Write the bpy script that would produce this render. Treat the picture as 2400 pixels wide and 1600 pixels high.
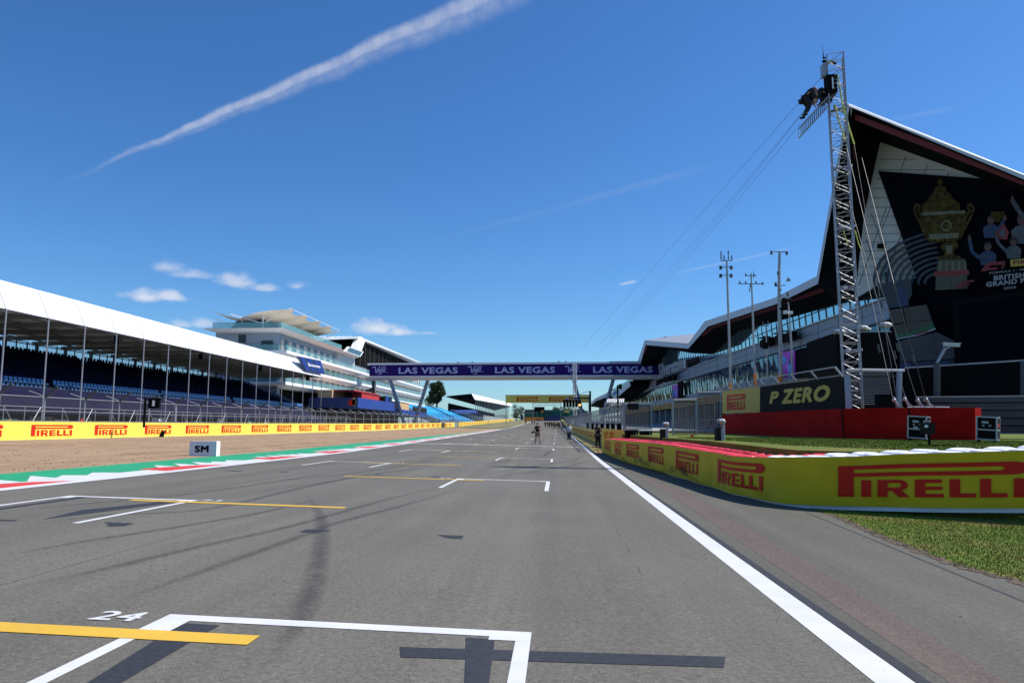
import bpy, bmesh, math, random
from mathutils import Vector, Matrix
random.seed(7)
R=random.Random(11)
for o in list(bpy.data.objects): bpy.data.objects.remove(o)
SC=bpy.context.scene; COL=SC.collection
# ------------------------------------------------------------------ camera
FPX=1750.; CX,CY=1200.,800.; CAMH=1.41
PITCH=math.atan(203/1750.); YAW=math.atan(107*math.cos(PITCH)/1750.)
cam=bpy.data.cameras.new('camera'); cam.sensor_width=36; cam.lens=FPX/2400*36
cam.clip_start=.05; cam.clip_end=20000
co=bpy.data.objects.new('camera',cam); COL.objects.link(co); SC.camera=co
co.location=(0,0,CAMH); co.rotation_euler=(math.pi/2+PITCH,0,YAW)
# ------------------------------------------------------------------ light
SUN_AZ=math.radians(76); SUN_EL=math.radians(50)      # azimuth clockwise from +Y
S=Vector((math.sin(SUN_AZ)*math.cos(SUN_EL),math.cos(SUN_AZ)*math.cos(SUN_EL),math.sin(SUN_EL)))
sl=bpy.data.lights.new('sun','SUN'); sl.energy=5.0; sl.angle=math.radians(.53); sl.color=(1,.95,.88)
so=bpy.data.objects.new('sun',sl); COL.objects.link(so); so.rotation_euler=(-S).to_track_quat('-Z','Y').to_euler()
SC.view_settings.view_transform='Standard'; SC.view_settings.look='None'
SC.view_settings.exposure=0.30; SC.view_settings.gamma=1
SC.cycles.transparent_max_bounces=24
cp,sp=math.cos(PITCH),math.sin(PITCH); cy_,sy_=math.cos(YAW),math.sin(YAW)
Fv=Vector((-sy_*cp,cy_*cp,sp)); Rv=Vector((cy_,sy_,0.)); Uv=Vector((sy_*sp,-cy_*sp,cp))
def ray(u,v): return Fv+Rv*((u-CX)/FPX)+Uv*((CY-v)/FPX)
def at(u,v,Y):
    r=ray(u,v); t=Y/r.y; return Vector((r.x*t,Y,CAMH+r.z*t))
def pl(u,v,X0,k=0.):                                   # on the vertical plane X = X0 - k*Y
    r=ray(u,v); t=X0/(r.x+k*r.y); return Vector((r.x*t,r.y*t,CAMH+r.z*t))
def lin(x,pts):
    if x<=pts[0][0]: return pts[0][1]
    for (a,b),(c,d) in zip(pts,pts[1:]):
        if x<=c: return b+(d-b)*(x-a)/(c-a)
    return pts[-1][1]
PROF=[(0,0),(5,0),(20,-.05),(37,-.09),(53,-.02),(69,.06),(85,.2),(120,.5),(204,1.4),(330,3.6),(460,5.8),(600,8),(1500,14),(6000,16)]
def g(x,y):
    c=lin(y,[(0,.028),(40,.024),(120,.018),(300,.010)])
    return lin(y,PROF)-c*max(-32,min(16,x))
def gp(u,v):
    r=ray(u,v); t=.5
    while t<3000:
        if CAMH+r.z*t<g(r.x*t,r.y*t):
            lo,hi=t/1.01,t
            for _ in range(30):
                m=(lo+hi)/2
                if CAMH+r.z*m<g(r.x*m,r.y*m): hi=m
                else: lo=m
            return Vector((r.x*m,r.y*m,CAMH+r.z*m))
        t*=1.01
    return Vector((r.x*t,r.y*t,0))
# ------------------------------------------------------------------ node helpers
def N(nt,t,**k):
    n=nt.nodes.new(t)
    for a,b in k.items():
        if a.startswith('i_'): n.inputs[int(a[2:])].default_value=b
        else: setattr(n,a,b)
    return n
def M(nt,op,a,b=None,c=None,clamp=False):
    n=nt.nodes.new('ShaderNodeMath'); n.operation=op; n.use_clamp=clamp
    for i,x in enumerate((a,b,c)):
        if x is None: continue
        if isinstance(x,(int,float)): n.inputs[i].default_value=x
        else: nt.links.new(x,n.inputs[i])
    return n.outputs[0]
# ------------------------------------------------------------------ sky with contrail and small clouds
W=bpy.data.worlds.new("World"); SC.world=W; W.use_nodes=True; nt=W.node_tree; nt.nodes.clear()
sky=N(nt,'ShaderNodeTexSky',sky_type='NISHITA',sun_disc=False,sun_elevation=SUN_EL,sun_rotation=SUN_AZ)
sky.air_density=1.0; sky.dust_density=.35; sky.ozone_density=3.2; sky.altitude=200
tc=N(nt,'ShaderNodeTexCoord'); DIR=tc.outputs['Generated']
def dot(vec):
    n=N(nt,'ShaderNodeVectorMath',operation='DOT_PRODUCT'); nt.links.new(DIR,n.inputs[0]); n.inputs[1].default_value=tuple(vec); return n.outputs['Value']
def noise(sc,det=6,rough=.6,vec=None,stretch=None):
    n=N(nt,'ShaderNodeTexNoise'); n.inputs['Scale'].default_value=sc; n.inputs['Detail'].default_value=det; n.inputs['Roughness'].default_value=rough
    src=vec or DIR
    if stretch:
        mp=N(nt,'ShaderNodeMapping'); mp.inputs['Scale'].default_value=stretch; nt.links.new(src,mp.inputs['Vector']); src=mp.outputs[0]
    nt.links.new(src,n.inputs['Vector']); return n.outputs['Fac']
nS=noise(26,8,.7,stretch=(2.2,.6,1.)); nA=noise(60,8,.65); nB=noise(14,6,.6); nC=noise(9,3,.5)
def ss(x,a,b):
    n=N(nt,'ShaderNodeMapRange',interpolation_type='SMOOTHSTEP'); nt.links.new(x,n.inputs[0])
    n.inputs[1].default_value=a; n.inputs[2].default_value=b; return n.outputs[0]
masks=[]
def trail(A,B,w0,w1,amp,ns,fa=.12,fb=.1,nlo=.25,nhi=.75):
    a=ray(*A).normalized(); b=ray(*B).normalized(); n=a.cross(b).normalized(); t=n.cross(a).normalized()
    L=b.dot(t)
    d=M(nt,'ABSOLUTE',M(nt,'ADD',dot(n),M(nt,'MULTIPLY',M(nt,'SUBTRACT',nB,.5),w1*.9/FPX)))
    s=M(nt,'DIVIDE',dot(t),L)
    w=M(nt,'MULTIPLY_ADD',s,(w1-w0)/FPX,w0/FPX)
    q=M(nt,'DIVIDE',d,w)
    e=M(nt,'SUBTRACT',1,ss(q,.15,1.0))
    m=M(nt,'MULTIPLY',e,ss(s,-.02,fa)); m=M(nt,'MULTIPLY',m,M(nt,'SUBTRACT',1,ss(s,1-fb,1.02)))
    m=M(nt,'MULTIPLY',m,M(nt,'MULTIPLY_ADD',ss(ns,nlo,nhi),.65,.35)); m=M(nt,'MULTIPLY',m,M(nt,'GREATER_THAN',dot(a),0))
    masks.append(M(nt,'MULTIPLY',m,amp))
trail((135,436),(1215,-42),4,26,.50,nS,.35,.0,.1,.8); trail((145,431),(1222,-24),4,42,.24,nA,.35,.0,.2,.8)
trail((1560,645),(1890,574),3,5,.20,nB,.3,.3)
trail((1000,568),(1760,366),8,14,.05,nB,.3,.3)
trail((2060,285),(2260,250),6,8,.07,nB,.3,.3)
trail((1446,668),(1496,659),5,6,.4,nB,.3,.3)
def puff(u,v,ru,rv,amp=1.):
    c=ray(u,v).normalized(); r=Vector((c.y,-c.x,0)).normalized(); up=r.cross(c).normalized()
    k=FPX*1.05
    x=M(nt,'MULTIPLY',dot(r),k/ru); y=M(nt,'MULTIPLY',dot(up),k/rv)
    # flat base: squash below
    yb=M(nt,'MULTIPLY',y,M(nt,'MULTIPLY_ADD',M(nt,'LESS_THAN',y,0),.9,1))
    q=M(nt,'SQRT',M(nt,'ADD',M(nt,'MULTIPLY',x,x),M(nt,'MULTIPLY',yb,yb)))
    q=M(nt,'ADD',q,M(nt,'MULTIPLY',M(nt,'SUBTRACT',nD,.5),2.0))
    m=M(nt,'SUBTRACT',1,ss(q,.1,1.2)); m=M(nt,'MULTIPLY',m,M(nt,'GREATER_THAN',dot(c),.9))
    masks.append(M(nt,'MULTIPLY',m,amp))
nD=noise(34,7,.55,stretch=(1,1,1.6))
for p in [(335,696,52,22,.8),(395,697,42,18,.7),(395,628,36,20,.45),(450,645,48,16,.45),(560,662,52,24,.6),(620,676,42,14,.5),(697,671,30,15,.5),(880,772,58,24,.8),(935,780,46,17,.75),(425,762,34,16,.5),(470,760,32,18,.5),(1000,781,30,5,.3)]: puff(*p)
tot=masks[0]
for m in masks[1:]: tot=M(nt,'MAXIMUM',tot,m)
mix=N(nt,'ShaderNodeMix',data_type='RGBA'); nt.links.new(tot,mix.inputs[0])
hs=N(nt,'ShaderNodeHueSaturation'); hs.inputs['Saturation'].default_value=1.16; hs.inputs['Value'].default_value=1.0; hs.inputs['Hue'].default_value=.5
nt.links.new(sky.outputs[0],hs.inputs['Color'])
tn=N(nt,'ShaderNodeMix',data_type='RGBA',blend_type='MULTIPLY'); tn.inputs[0].default_value=1; tn.inputs[7].default_value=(.72,1.03,1.32,1); nt.links.new(hs.outputs[0],tn.inputs[6]); nt.links.new(tn.outputs[2],mix.inputs[6]); mix.inputs[7].default_value=(7.6,7.7,8.3,1)
bg=N(nt,'ShaderNodeBackground'); bg.inputs['Strength'].default_value=.087; nt.links.new(mix.outputs[2],bg.inputs['Color'])
wo=N(nt,'ShaderNodeOutputWorld'); nt.links.new(bg.outputs[0],wo.inputs[0])
# ------------------------------------------------------------------ materials
MATS={}
def mat(name,col,rough=.6,metal=0.,var=.12,scale=3.,bump=0.,bscale=40.,alpha=None,spec=.5,stretch=None,emit=None,es=1.):
    m=bpy.data.materials.new(name); m.use_nodes=True; nt=m.node_tree; b=nt.nodes['Principled BSDF']
    b.inputs['Roughness'].default_value=rough; b.inputs['Metallic'].default_value=metal
    b.inputs['Specular IOR Level'].default_value=spec
    t=nt.nodes.new('ShaderNodeTexCoord'); src=t.outputs['Object']
    if stretch:
        mp=nt.nodes.new('ShaderNodeMapping'); mp.inputs['Scale'].default_value=stretch; nt.links.new(src,mp.inputs[0]); src=mp.outputs[0]
    if var>0:
        n=nt.nodes.new('ShaderNodeTexNoise'); n.inputs['Scale'].default_value=scale; n.inputs['Detail'].default_value=6; nt.links.new(src,n.inputs['Vector'])
        r=nt.nodes.new('ShaderNodeMapRange'); r.inputs[1].default_value=.25; r.inputs[2].default_value=.75; r.inputs[3].default_value=1-var; r.inputs[4].default_value=1+var
        nt.links.new(n.outputs['Fac'],r.inputs[0])
        v=nt.nodes.new('ShaderNodeVectorMath'); v.operation='SCALE'; v.inputs[0].default_value=col[:3]; nt.links.new(r.outputs[0],v.inputs['Scale'])
        nt.links.new(v.outputs[0],b.inputs['Base Color'])
    else: b.inputs['Base Color'].default_value=(*col[:3],1)
    if bump>0:
        n2=nt.nodes.new('ShaderNodeTexNoise'); n2.inputs['Scale'].default_value=bscale; n2.inputs['Detail'].default_value=4; nt.links.new(src,n2.inputs['Vector'])
        bp=nt.nodes.new('ShaderNodeBump'); bp.inputs['Strength'].default_value=bump; bp.inputs['Distance'].default_value=.02
        nt.links.new(n2.outputs['Fac'],bp.inputs['Height']); nt.links.new(bp.outputs[0],b.inputs['Normal'])
    if alpha is not None: b.inputs['Alpha'].default_value=alpha
    if emit: b.inputs['Emission Color'].default_value=(*emit,1); b.inputs['Emission Strength'].default_value=es
    MATS[name]=m; return m
def asphalt(name,col,seedoff=0.,speck=.35):
    m=bpy.data.materials.new(name); m.use_nodes=True; nt=m.node_tree; b=nt.nodes['Principled BSDF']
    t=nt.nodes.new('ShaderNodeTexCoord'); src=t.outputs['Object']
    def nz(sc,det,st=None,r=.5):
        s=src
        if st:
            mp=nt.nodes.new('ShaderNodeMapping'); mp.inputs['Scale'].default_value=st; mp.inputs['Location'].default_value=(seedoff,0,0); nt.links.new(src,mp.inputs[0]); s=mp.outputs[0]
        n=nt.nodes.new('ShaderNodeTexNoise'); n.inputs['Scale'].default_value=sc; n.inputs['Detail'].default_value=det; n.inputs['Roughness'].default_value=r; nt.links.new(s,n.inputs['Vector']); return n.outputs['Fac']
    fine=nz(110,3,None,.7); mid=nz(26,4,None,.6); big=nz(.35,5); streak=nz(1.,5,(1.6,.05,1)); st2=nz(1.,4,(.5,.02,1))
    def mr(x,a,b_,lo=.25,hi=.75):
        r=nt.nodes.new('ShaderNodeMapRange'); r.inputs[1].default_value=lo; r.inputs[2].default_value=hi; r.inputs[3].default_value=a; r.inputs[4].default_value=b_; nt.links.new(x,r.inputs[0]); return r.outputs[0]
    f=M(nt,'MULTIPLY',mr(fine,1-speck,1+speck,.3,.7),mr(big,.9,1.1))
    f=M(nt,'MULTIPLY',f,mr(mid,.74,1.26,.3,.7)); f=M(nt,'MULTIPLY',f,mr(streak,.82,1.13)); f=M(nt,'MULTIPLY',f,mr(st2,.88,1.1))
    vo=nt.nodes.new('ShaderNodeTexVoronoi'); vo.inputs['Scale'].default_value=34; nt.links.new(src,vo.inputs['Vector'])
    chip=M(nt,'LESS_THAN',vo.outputs['Distance'],.16); f=M(nt,'ADD',f,M(nt,'MULTIPLY',chip,M(nt,'MULTIPLY',mr(mid,0,1.6,.5,.75),.5)))
    v=nt.nodes.new('ShaderNodeVectorMath'); v.operation='SCALE'; v.inputs[0].default_value=col; nt.links.new(f,v.inputs['Scale']); nt.links.new(v.outputs[0],b.inputs['Base Color'])
    b.inputs['Roughness'].default_value=.82; b.inputs['Specular IOR Level'].default_value=.3
    bp=nt.nodes.new('ShaderNodeBump'); bp.inputs['Strength'].default_value=.35; bp.inputs['Distance'].default_value=.006; nt.links.new(fine,bp.inputs['Height']); nt.links.new(bp.outputs[0],b.inputs['Normal'])
    MATS[name]=m; return m
# rubber marks fade towards their edges through the 'edge' attribute
def seethru(name,col,fac,rough=.5,metal=0.,nz=0.):      # wire mesh / tinted sheet seen from afar: part open, part solid
    m=bpy.data.materials.new(name); m.use_nodes=True; nt=m.node_tree; b=nt.nodes['Principled BSDF']
    b.inputs['Base Color'].default_value=(*col,1); b.inputs['Roughness'].default_value=rough; b.inputs['Metallic'].default_value=metal
    t=nt.nodes.new('ShaderNodeBsdfTransparent'); x=nt.nodes.new('ShaderNodeMixShader'); x.inputs[0].default_value=fac
    if nz:
        tcc=nt.nodes.new('ShaderNodeTexCoord'); n=nt.nodes.new('ShaderNodeTexNoise'); n.inputs['Scale'].default_value=.9; n.inputs['Detail'].default_value=4; nt.links.new(tcc.outputs['Object'],n.inputs['Vector'])
        r=nt.nodes.new('ShaderNodeMapRange'); r.inputs[1].default_value=.42; r.inputs[2].default_value=.72; r.inputs[3].default_value=0; r.inputs[4].default_value=fac; nt.links.new(n.outputs['Fac'],r.inputs[0]); nt.links.new(r.outputs[0],x.inputs[0])
    nt.links.new(t.outputs[0],x.inputs[1]); nt.links.new(b.outputs[0],x.inputs[2]); nt.links.new(x.outputs[0],nt.nodes['Material Output'].inputs[0])
    MATS[name]=m; return m
asphalt('asphalt',(.128,.120,.100),0.,.55); asphalt('runoff',(.096,.091,.073),3.,.45); asphalt('oldtar',(.116,.089,.075),5.,.7)
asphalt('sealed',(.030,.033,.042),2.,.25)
def paint(name,col):
    m=mat(name,col,.55,var=.0); nt=m.node_tree; b=nt.nodes['Principled BSDF']; t=nt.nodes.new('ShaderNodeTexCoord')
    n=nt.nodes.new('ShaderNodeTexNoise'); n.inputs['Scale'].default_value=70; n.inputs['Detail'].default_value=5; nt.links.new(t.outputs['Object'],n.inputs['Vector'])
    n2=nt.nodes.new('ShaderNodeTexNoise'); n2.inputs['Scale'].default_value=2.5; n2.inputs['Detail'].default_value=6; nt.links.new(t.outputs['Object'],n2.inputs['Vector'])
    r=nt.nodes.new('ShaderNodeMapRange'); r.inputs[1].default_value=.66; r.inputs[2].default_value=.74; nt.links.new(M(nt,'ADD',n.outputs['Fac'],M(nt,'MULTIPLY',M(nt,'SUBTRACT',n2.outputs['Fac'],.5),.35)),r.inputs[0])
    x=nt.nodes.new('ShaderNodeMix'); x.data_type='RGBA'; nt.links.new(M(nt,'MULTIPLY',r.outputs[0],.8),x.inputs[0]); d=nt.nodes.new('ShaderNodeVectorMath'); d.operation='SCALE'; d.inputs[0].default_value=col; nt.links.new(M(nt,'MULTIPLY_ADD',n2.outputs['Fac'],.35,.82),d.inputs['Scale'])
    nt.links.new(d.outputs[0],x.inputs[6]); x.inputs[7].default_value=(.13,.12,.11,1); nt.links.new(x.outputs[2],b.inputs['Base Color'])
paint('white_paint',(.62,.62,.62)); paint('yellow_paint',(.66,.40,.03))
mat('green_paint',(.012,.30,.13),.6,var=.12,scale=2); mat('red_paint',(.60,.035,.02),.6,var=.1,scale=3)
mat('gravel_rake',(.275,.182,.104),.95,var=.3,scale=4); mat('gravel',(.31,.205,.118),.95,var=.2,scale=1.2,bump=.9,bscale=22,stretch=(1,.4,1)); mat('dirt',(.09,.06,.04),.95,var=.3,scale=6)
mat('dry_grass',(.17,.155,.07),.95,var=.35,scale=.25,bump=.3,stretch=(1,.3,1))
def turf(name,a,b_,c):
    m=mat(name,a,.9,var=0); nt=m.node_tree; b=nt.nodes['Principled BSDF']; b.inputs['Specular IOR Level'].default_value=.15; t=nt.nodes.new('ShaderNodeTexCoord')
    def nz(s,d): n=nt.nodes.new('ShaderNodeTexNoise'); n.inputs['Scale'].default_value=s; n.inputs['Detail'].default_value=d; nt.links.new(t.outputs['Object'],n.inputs['Vector']); return n.outputs['Fac']
    r=nt.nodes.new('ShaderNodeMapRange'); r.inputs[1].default_value=.46; r.inputs[2].default_value=.70; nt.links.new(nz(.9,5),r.inputs[0])
    x=nt.nodes.new('ShaderNodeMix'); x.data_type='RGBA'; nt.links.new(r.outputs[0],x.inputs[0]); x.inputs[6].default_value=(*a,1); x.inputs[7].default_value=(*b_,1)
    s=nt.nodes.new('ShaderNodeVectorMath'); s.operation='SCALE'; nt.links.new(x.outputs[2],s.inputs[0]); nt.links.new(M(nt,'MULTIPLY_ADD',nz(c,4),1.5,.25),s.inputs['Scale']); nt.links.new(s.outputs[0],b.inputs['Base Color'])
turf('lawn',(.095,.135,.018),(.17,.145,.040),30); turf('blade',(.145,.200,.026),(.24,.20,.06),14)
mat('concrete',(.30,.30,.29),.8,var=.12,scale=.6)
mat('yellow_vinyl',(.62,.43,.010),.6,spec=.2,var=.10,scale=1.5); mat('logo_red',(.58,.022,.010),.6,var=.03,spec=.15)
mat('sun_yellow',(.80,.66,.09),.5,var=.03); mat('dull_yellow',(.52,.38,.05),.6,var=.05)
mat('white_sheet',(.80,.81,.84),.45,var=.03,scale=.5); mat('seam_grey',(.45,.46,.48),.5,var=0)
mat('steel',(.32,.33,.36),.45,.5,var=.08,scale=6); mat('dull_steel',(.34,.35,.36),.5,.4,var=.1); mat('dark_steel',(.06,.065,.07),.5,.3,var=.1)
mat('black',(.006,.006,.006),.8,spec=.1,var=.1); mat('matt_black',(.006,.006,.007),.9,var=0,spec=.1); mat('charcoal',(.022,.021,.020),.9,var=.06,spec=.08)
mat('seat_navy',(.004,.007,.028),.8,spec=.06,var=.2,scale=2); mat('seat_blue_lit',(.08,.22,.46),.4,var=.1); mat('seat_cyan',(.03,.36,.72),.45,var=.12)  # front row's paler blue paints sunlight on the same navy seats
mat('tarp_navy',(.009,.010,.036),.8,spec=.1,var=.15,scale=.8); mat('navy',(.012,.03,.13),.5,var=.06); mat('blue_panel',(.012,.045,.26),.5,var=.05)
mat('ceil_panel',(.80,.78,.70),.7,var=.08,scale=.6); mat('ceil_beam',(.17,.17,.165),.6,var=.08)
mat('clad_grey',(.24,.29,.35),.45,.1,var=.05,scale=.4); mat('clad_light',(.52,.55,.58),.45,var=.04,scale=.3); mat('cream_wall',(.62,.57,.48),.7,var=.06)
mat('white_slab',(.80,.80,.79),.5,var=.03); mat('fabric',(.72,.66,.53),.8,var=.05); mat('roof_metal',(.55,.58,.60),.4,.2,var=.05)
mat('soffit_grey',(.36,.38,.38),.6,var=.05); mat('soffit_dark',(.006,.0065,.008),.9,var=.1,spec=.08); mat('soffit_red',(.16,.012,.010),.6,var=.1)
mat('fascia_grey',(.46,.50,.54),.45,var=.03); mat('panel_grey',(.50,.50,.46),.55,var=.02); mat('panel_joint',(.12,.12,.12),.6,var=0)
mat('glass_blue',(.36,.62,.72),.05,.9,var=.05,scale=.35); mat('glass_dark',(.10,.17,.17),.05,.8,var=.3,scale=.3); mat('window_dark',(.015,.018,.025),.12,var=.3,scale=.5)
mat('mullion',(.035,.04,.045),.5,var=0); seethru('balustrade',(.16,.36,.37),.45,.1); seethru('wire_mesh',(.07,.07,.075),.20,.6,.2); seethru('wire_mesh_dense',(.40,.43,.46),.62,.5,.3)
seethru('mesh_gate',(.10,.105,.11),.50); seethru('rubber',(.028,.028,.030),.5,.75,0,0.); seethru('vinyl_dirt',(.05,.06,.03),.75,.8,0,1.)
mat('gantry_yellow',(.80,.60,.10),.6,var=.04); mat('purple',(.024,.008,.13),.6,spec=.12,var=.25,scale=.25); mat('lilac_text',(.42,.45,.72),.5,var=0); mat('white_text',(.75,.75,.78),.5,var=0)
mat('bridge_pale',(.66,.64,.60),.5,var=.06); mat('leg_steel',(.24,.29,.36),.4,.3,var=.04)
mat('wall_red',(.36,.008,.006),.9,var=.2,scale=.9,spec=.08); mat('tyre_red',(.68,.03,.035),.42,var=.12,scale=5); mat('tyre_white',(.78,.79,.84),.42,var=.08,scale=5); mat('tyre_black',(.02,.02,.02),.8,var=.1)
mat('sm_shade_grey',(.62,.63,.74),.6,var=.02); mat('booth_wood',(.55,.36,.18),.6,var=.1); mat('awning_red',(.45,.03,.03),.6,var=.05)  # blue-grey of the SM block paints shade on a white panel
mat('green_clad',(.012,.13,.09),.6,var=.1,scale=.1); mat('far_grey',(.18,.22,.25),.6,var=.1)
mat('leaf',(.035,.055,.015),.8,var=.5,scale=.8); mat('bark',(.06,.045,.03),.9)
mat('skin',(.50,.28,.19),.55,var=.05); mat('shirt_black',(.012,.012,.014),.85); mat('shirt_white',(.52,.56,.68),.8); mat('khaki',(.20,.16,.11),.85); mat('jeans',(.02,.025,.045),.85); mat('hair',(.02,.014,.01),.7); mat('helmet',(.35,.05,.03),.4); mat('shoe',(.02,.02,.02),.6)
mat('magenta',(.50,.04,.55),.5,var=.5,scale=.8); mat('cyan_print',(.05,.35,.75),.5,var=.5,scale=.7); mat('orange',(.75,.22,.02),.5); mat('rope_yellow',(.55,.60,.10),.7)
mat('cup_gold',(.060,.045,.012),.7,.0,var=.9,scale=3.2,spec=.1); mat('cup_light',(.14,.115,.045),.4,.2,var=.4,scale=3); mat('cup_base',(.06,.055,.025),.5,var=.5,scale=2,stretch=(4,4,.4))
mat('board_navy',(.0025,.003,.006),.9,var=.3,scale=.15,spec=.08); mat('print_blue',(.010,.026,.085),.5,var=.5,scale=2); mat('print_skin',(.085,.038,.024),.5,var=.3); mat('print_grey',(.065,.07,.085),.5,var=.4,scale=2); mat('print_teal',(.020,.026,.036),.5,var=.2); mat('print_red',(.20,.010,.008),.5,var=.1); mat('print_brown',(.06,.043,.028),.5,var=.1); mat('print_green',(.01,.10,.03),.5,var=.1); mat('track_print',(.035,.032,.034),.5,var=.4,scale=.8)
mat('lamp_red',(.6,.05,.01),.4,emit=(1,.22,.05),es=6,var=0)
mat('print_text',(.30,.31,.33),.5,var=0); mat('wall_mark',(.02,.02,.02),.6)
# ------------------------------------------------------------------ mesh builder
class MB:
    def __init__(s): s.v=[]; s.f=[]; s.m=[]; s.mn=[]
    def mi(s,n):
        if n not in s.mn: s.mn.append(n)
        return s.mn.index(n)
    def poly(s,pts,m): 
        i=len(s.v); s.v+= [tuple(p) for p in pts]; s.f.append(tuple(range(i,i+len(pts)))); s.m.append(s.mi(m)); return s
    def hexa(s,b,t,m):                                   # bottom 4, top 4
        i=len(s.v); s.v+=[tuple(p) for p in b]+[tuple(p) for p in t]; k=s.mi(m)
        for f in ((3,2,1,0),(4,5,6,7),(0,1,5,4),(1,2,6,5),(2,3,7,6),(3,0,4,7)): s.f.append(tuple(i+j for j in f)); s.m.append(k)
        return s
    def box(s,x0,x1,y0,y1,z0,z1,m): return s.hexa([(x0,y0,z0),(x1,y0,z0),(x1,y1,z0),(x0,y1,z0)],[(x0,y0,z1),(x1,y0,z1),(x1,y1,z1),(x0,y1,z1)],m)
    def bar(s,a,b,w,h,m):                                # rectangular bar between two points
        a=Vector(a); b=Vector(b); d=(b-a).normalized(); up=Vector((0,0,1)) if abs(d.z)<.95 else Vector((0,1,0))
        r=d.cross(up).normalized()*w/2; u=r.cross(d).normalized()*h/2
        return s.hexa([a-r-u,a+r-u,b+r-u,b-r-u],[a-r+u,a+r+u,b+r+u,b-r+u],m)
    def tube(s,a,b,r,m,n=6,r2=None):
        a=Vector(a); b=Vector(b); d=(b-a).normalized(); up=Vector((0,0,1)) if abs(d.z)<.95 else Vector((0,1,0))
        x=d.cross(up).normalized(); y=x.cross(d); r2=r if r2 is None else r2; i=len(s.v); k=s.mi(m)
        for p,q in ((a,r),(b,r2)):
            for j in range(n):
                t=2*math.pi*j/n; s.v.append(tuple(p+x*math.cos(t)*q+y*math.sin(t)*q))
        for j in range(n): s.f.append((i+j,i+(j+1)%n,i+n+(j+1)%n,i+n+j)); s.m.append(k)
        s.f.append(tuple(i+j for j in range(n))[::-1]); s.m.append(k); s.f.append(tuple(i+n+j for j in range(n))); s.m.append(k)
        return s
    def prism(s,pts,dv,m):                               # polygon extruded by a vector
        pts=[Vector(p) for p in pts]; dv=Vector(dv); n=len(pts); i=len(s.v); k=s.mi(m)
        s.v+=[tuple(p) for p in pts]+[tuple(p+dv) for p in pts]
        s.f.append(tuple(range(i,i+n))); s.m.append(k); s.f.append(tuple(range(i+n,i+2*n))[::-1]); s.m.append(k)
        for j in range(n): s.f.append((i+j,i+n+j,i+n+(j+1)%n,i+(j+1)%n)); s.m.append(k)
        return s
    def torus(s,c,R0,r,m,n=18,k=8,sq=1.,tilt=(0,0)):
        i=len(s.v); mi=s.mi(m); Rm=Matrix.Rotation(tilt[0],3,'X')@Matrix.Rotation(tilt[1],3,'Y'); c=Vector(c)
        for a in range(n):
            t=2*math.pi*a/n
            for b in range(k):
                q=2*math.pi*b/k; rr=R0+r*math.cos(q); s.v.append(tuple(c+Rm@Vector((rr*math.cos(t),rr*math.sin(t),r*sq*math.sin(q)))))
        for a in range(n):
            for b in range(k): s.f.append((i+a*k+b,i+((a+1)%n)*k+b,i+((a+1)%n)*k+(b+1)%k,i+a*k+(b+1)%k)); s.m.append(mi)
        return s
    def blob(s,c,rx,ry,rz,m,n=10,k=6):
        i=len(s.v); mi=s.mi(m); c=Vector(c)
        for b in range(k+1):
            ph=math.pi*b/k
            for a in range(n): t=2*math.pi*a/n; s.v.append((c.x+rx*math.sin(ph)*math.cos(t),c.y+ry*math.sin(ph)*math.sin(t),c.z+rz*math.cos(ph)))
        for b in range(k):
            for a in range(n): s.f.append((i+b*n+a,i+b*n+(a+1)%n,i+(b+1)*n+(a+1)%n,i+(b+1)*n+a)); s.m.append(mi)
        return s
    def mesh(s,name,origin=(0,0,0)):
        me=bpy.data.meshes.new(name); o=Vector(origin)
        me.from_pydata([(x-o.x,y-o.y,z-o.z) for x,y,z in s.v],[],s.f)
        for n in s.mn: me.materials.append(MATS[n])
        me.polygons.foreach_set('material_index',s.m); me.validate(); me.update(); return me
    def build(s,name,parent=None,origin=(0,0,0),smooth=False):
        me=s.mesh(name,origin); o=bpy.data.objects.new(name,me); COL.objects.link(o)
        if smooth: me.polygons.foreach_set('use_smooth',[True]*len(me.polygons))
        if parent is not None:
            o.parent=parent; o.location=Vector(origin)-Vector(parent.get('_o',(0,0,0)))
        else: o.location=origin
        o['_o']=tuple(origin); return o
def tag(o,label=None,cat=None,group=None,kind=None):
    for k,v in (('label',label),('category',cat),('group',group),('kind',kind)):
        if v: o[k]=v
    return o
def thing(name,label,cat,loc=(0,0,0),group=None):
    o=bpy.data.objects.new(name,None); COL.objects.link(o); o.location=loc; o['_o']=tuple(loc); o.empty_display_size=.2
    return tag(o,label,cat,group)
def struct(mb,name): return tag(mb.build(name),None,None,None,'structure')
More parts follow.
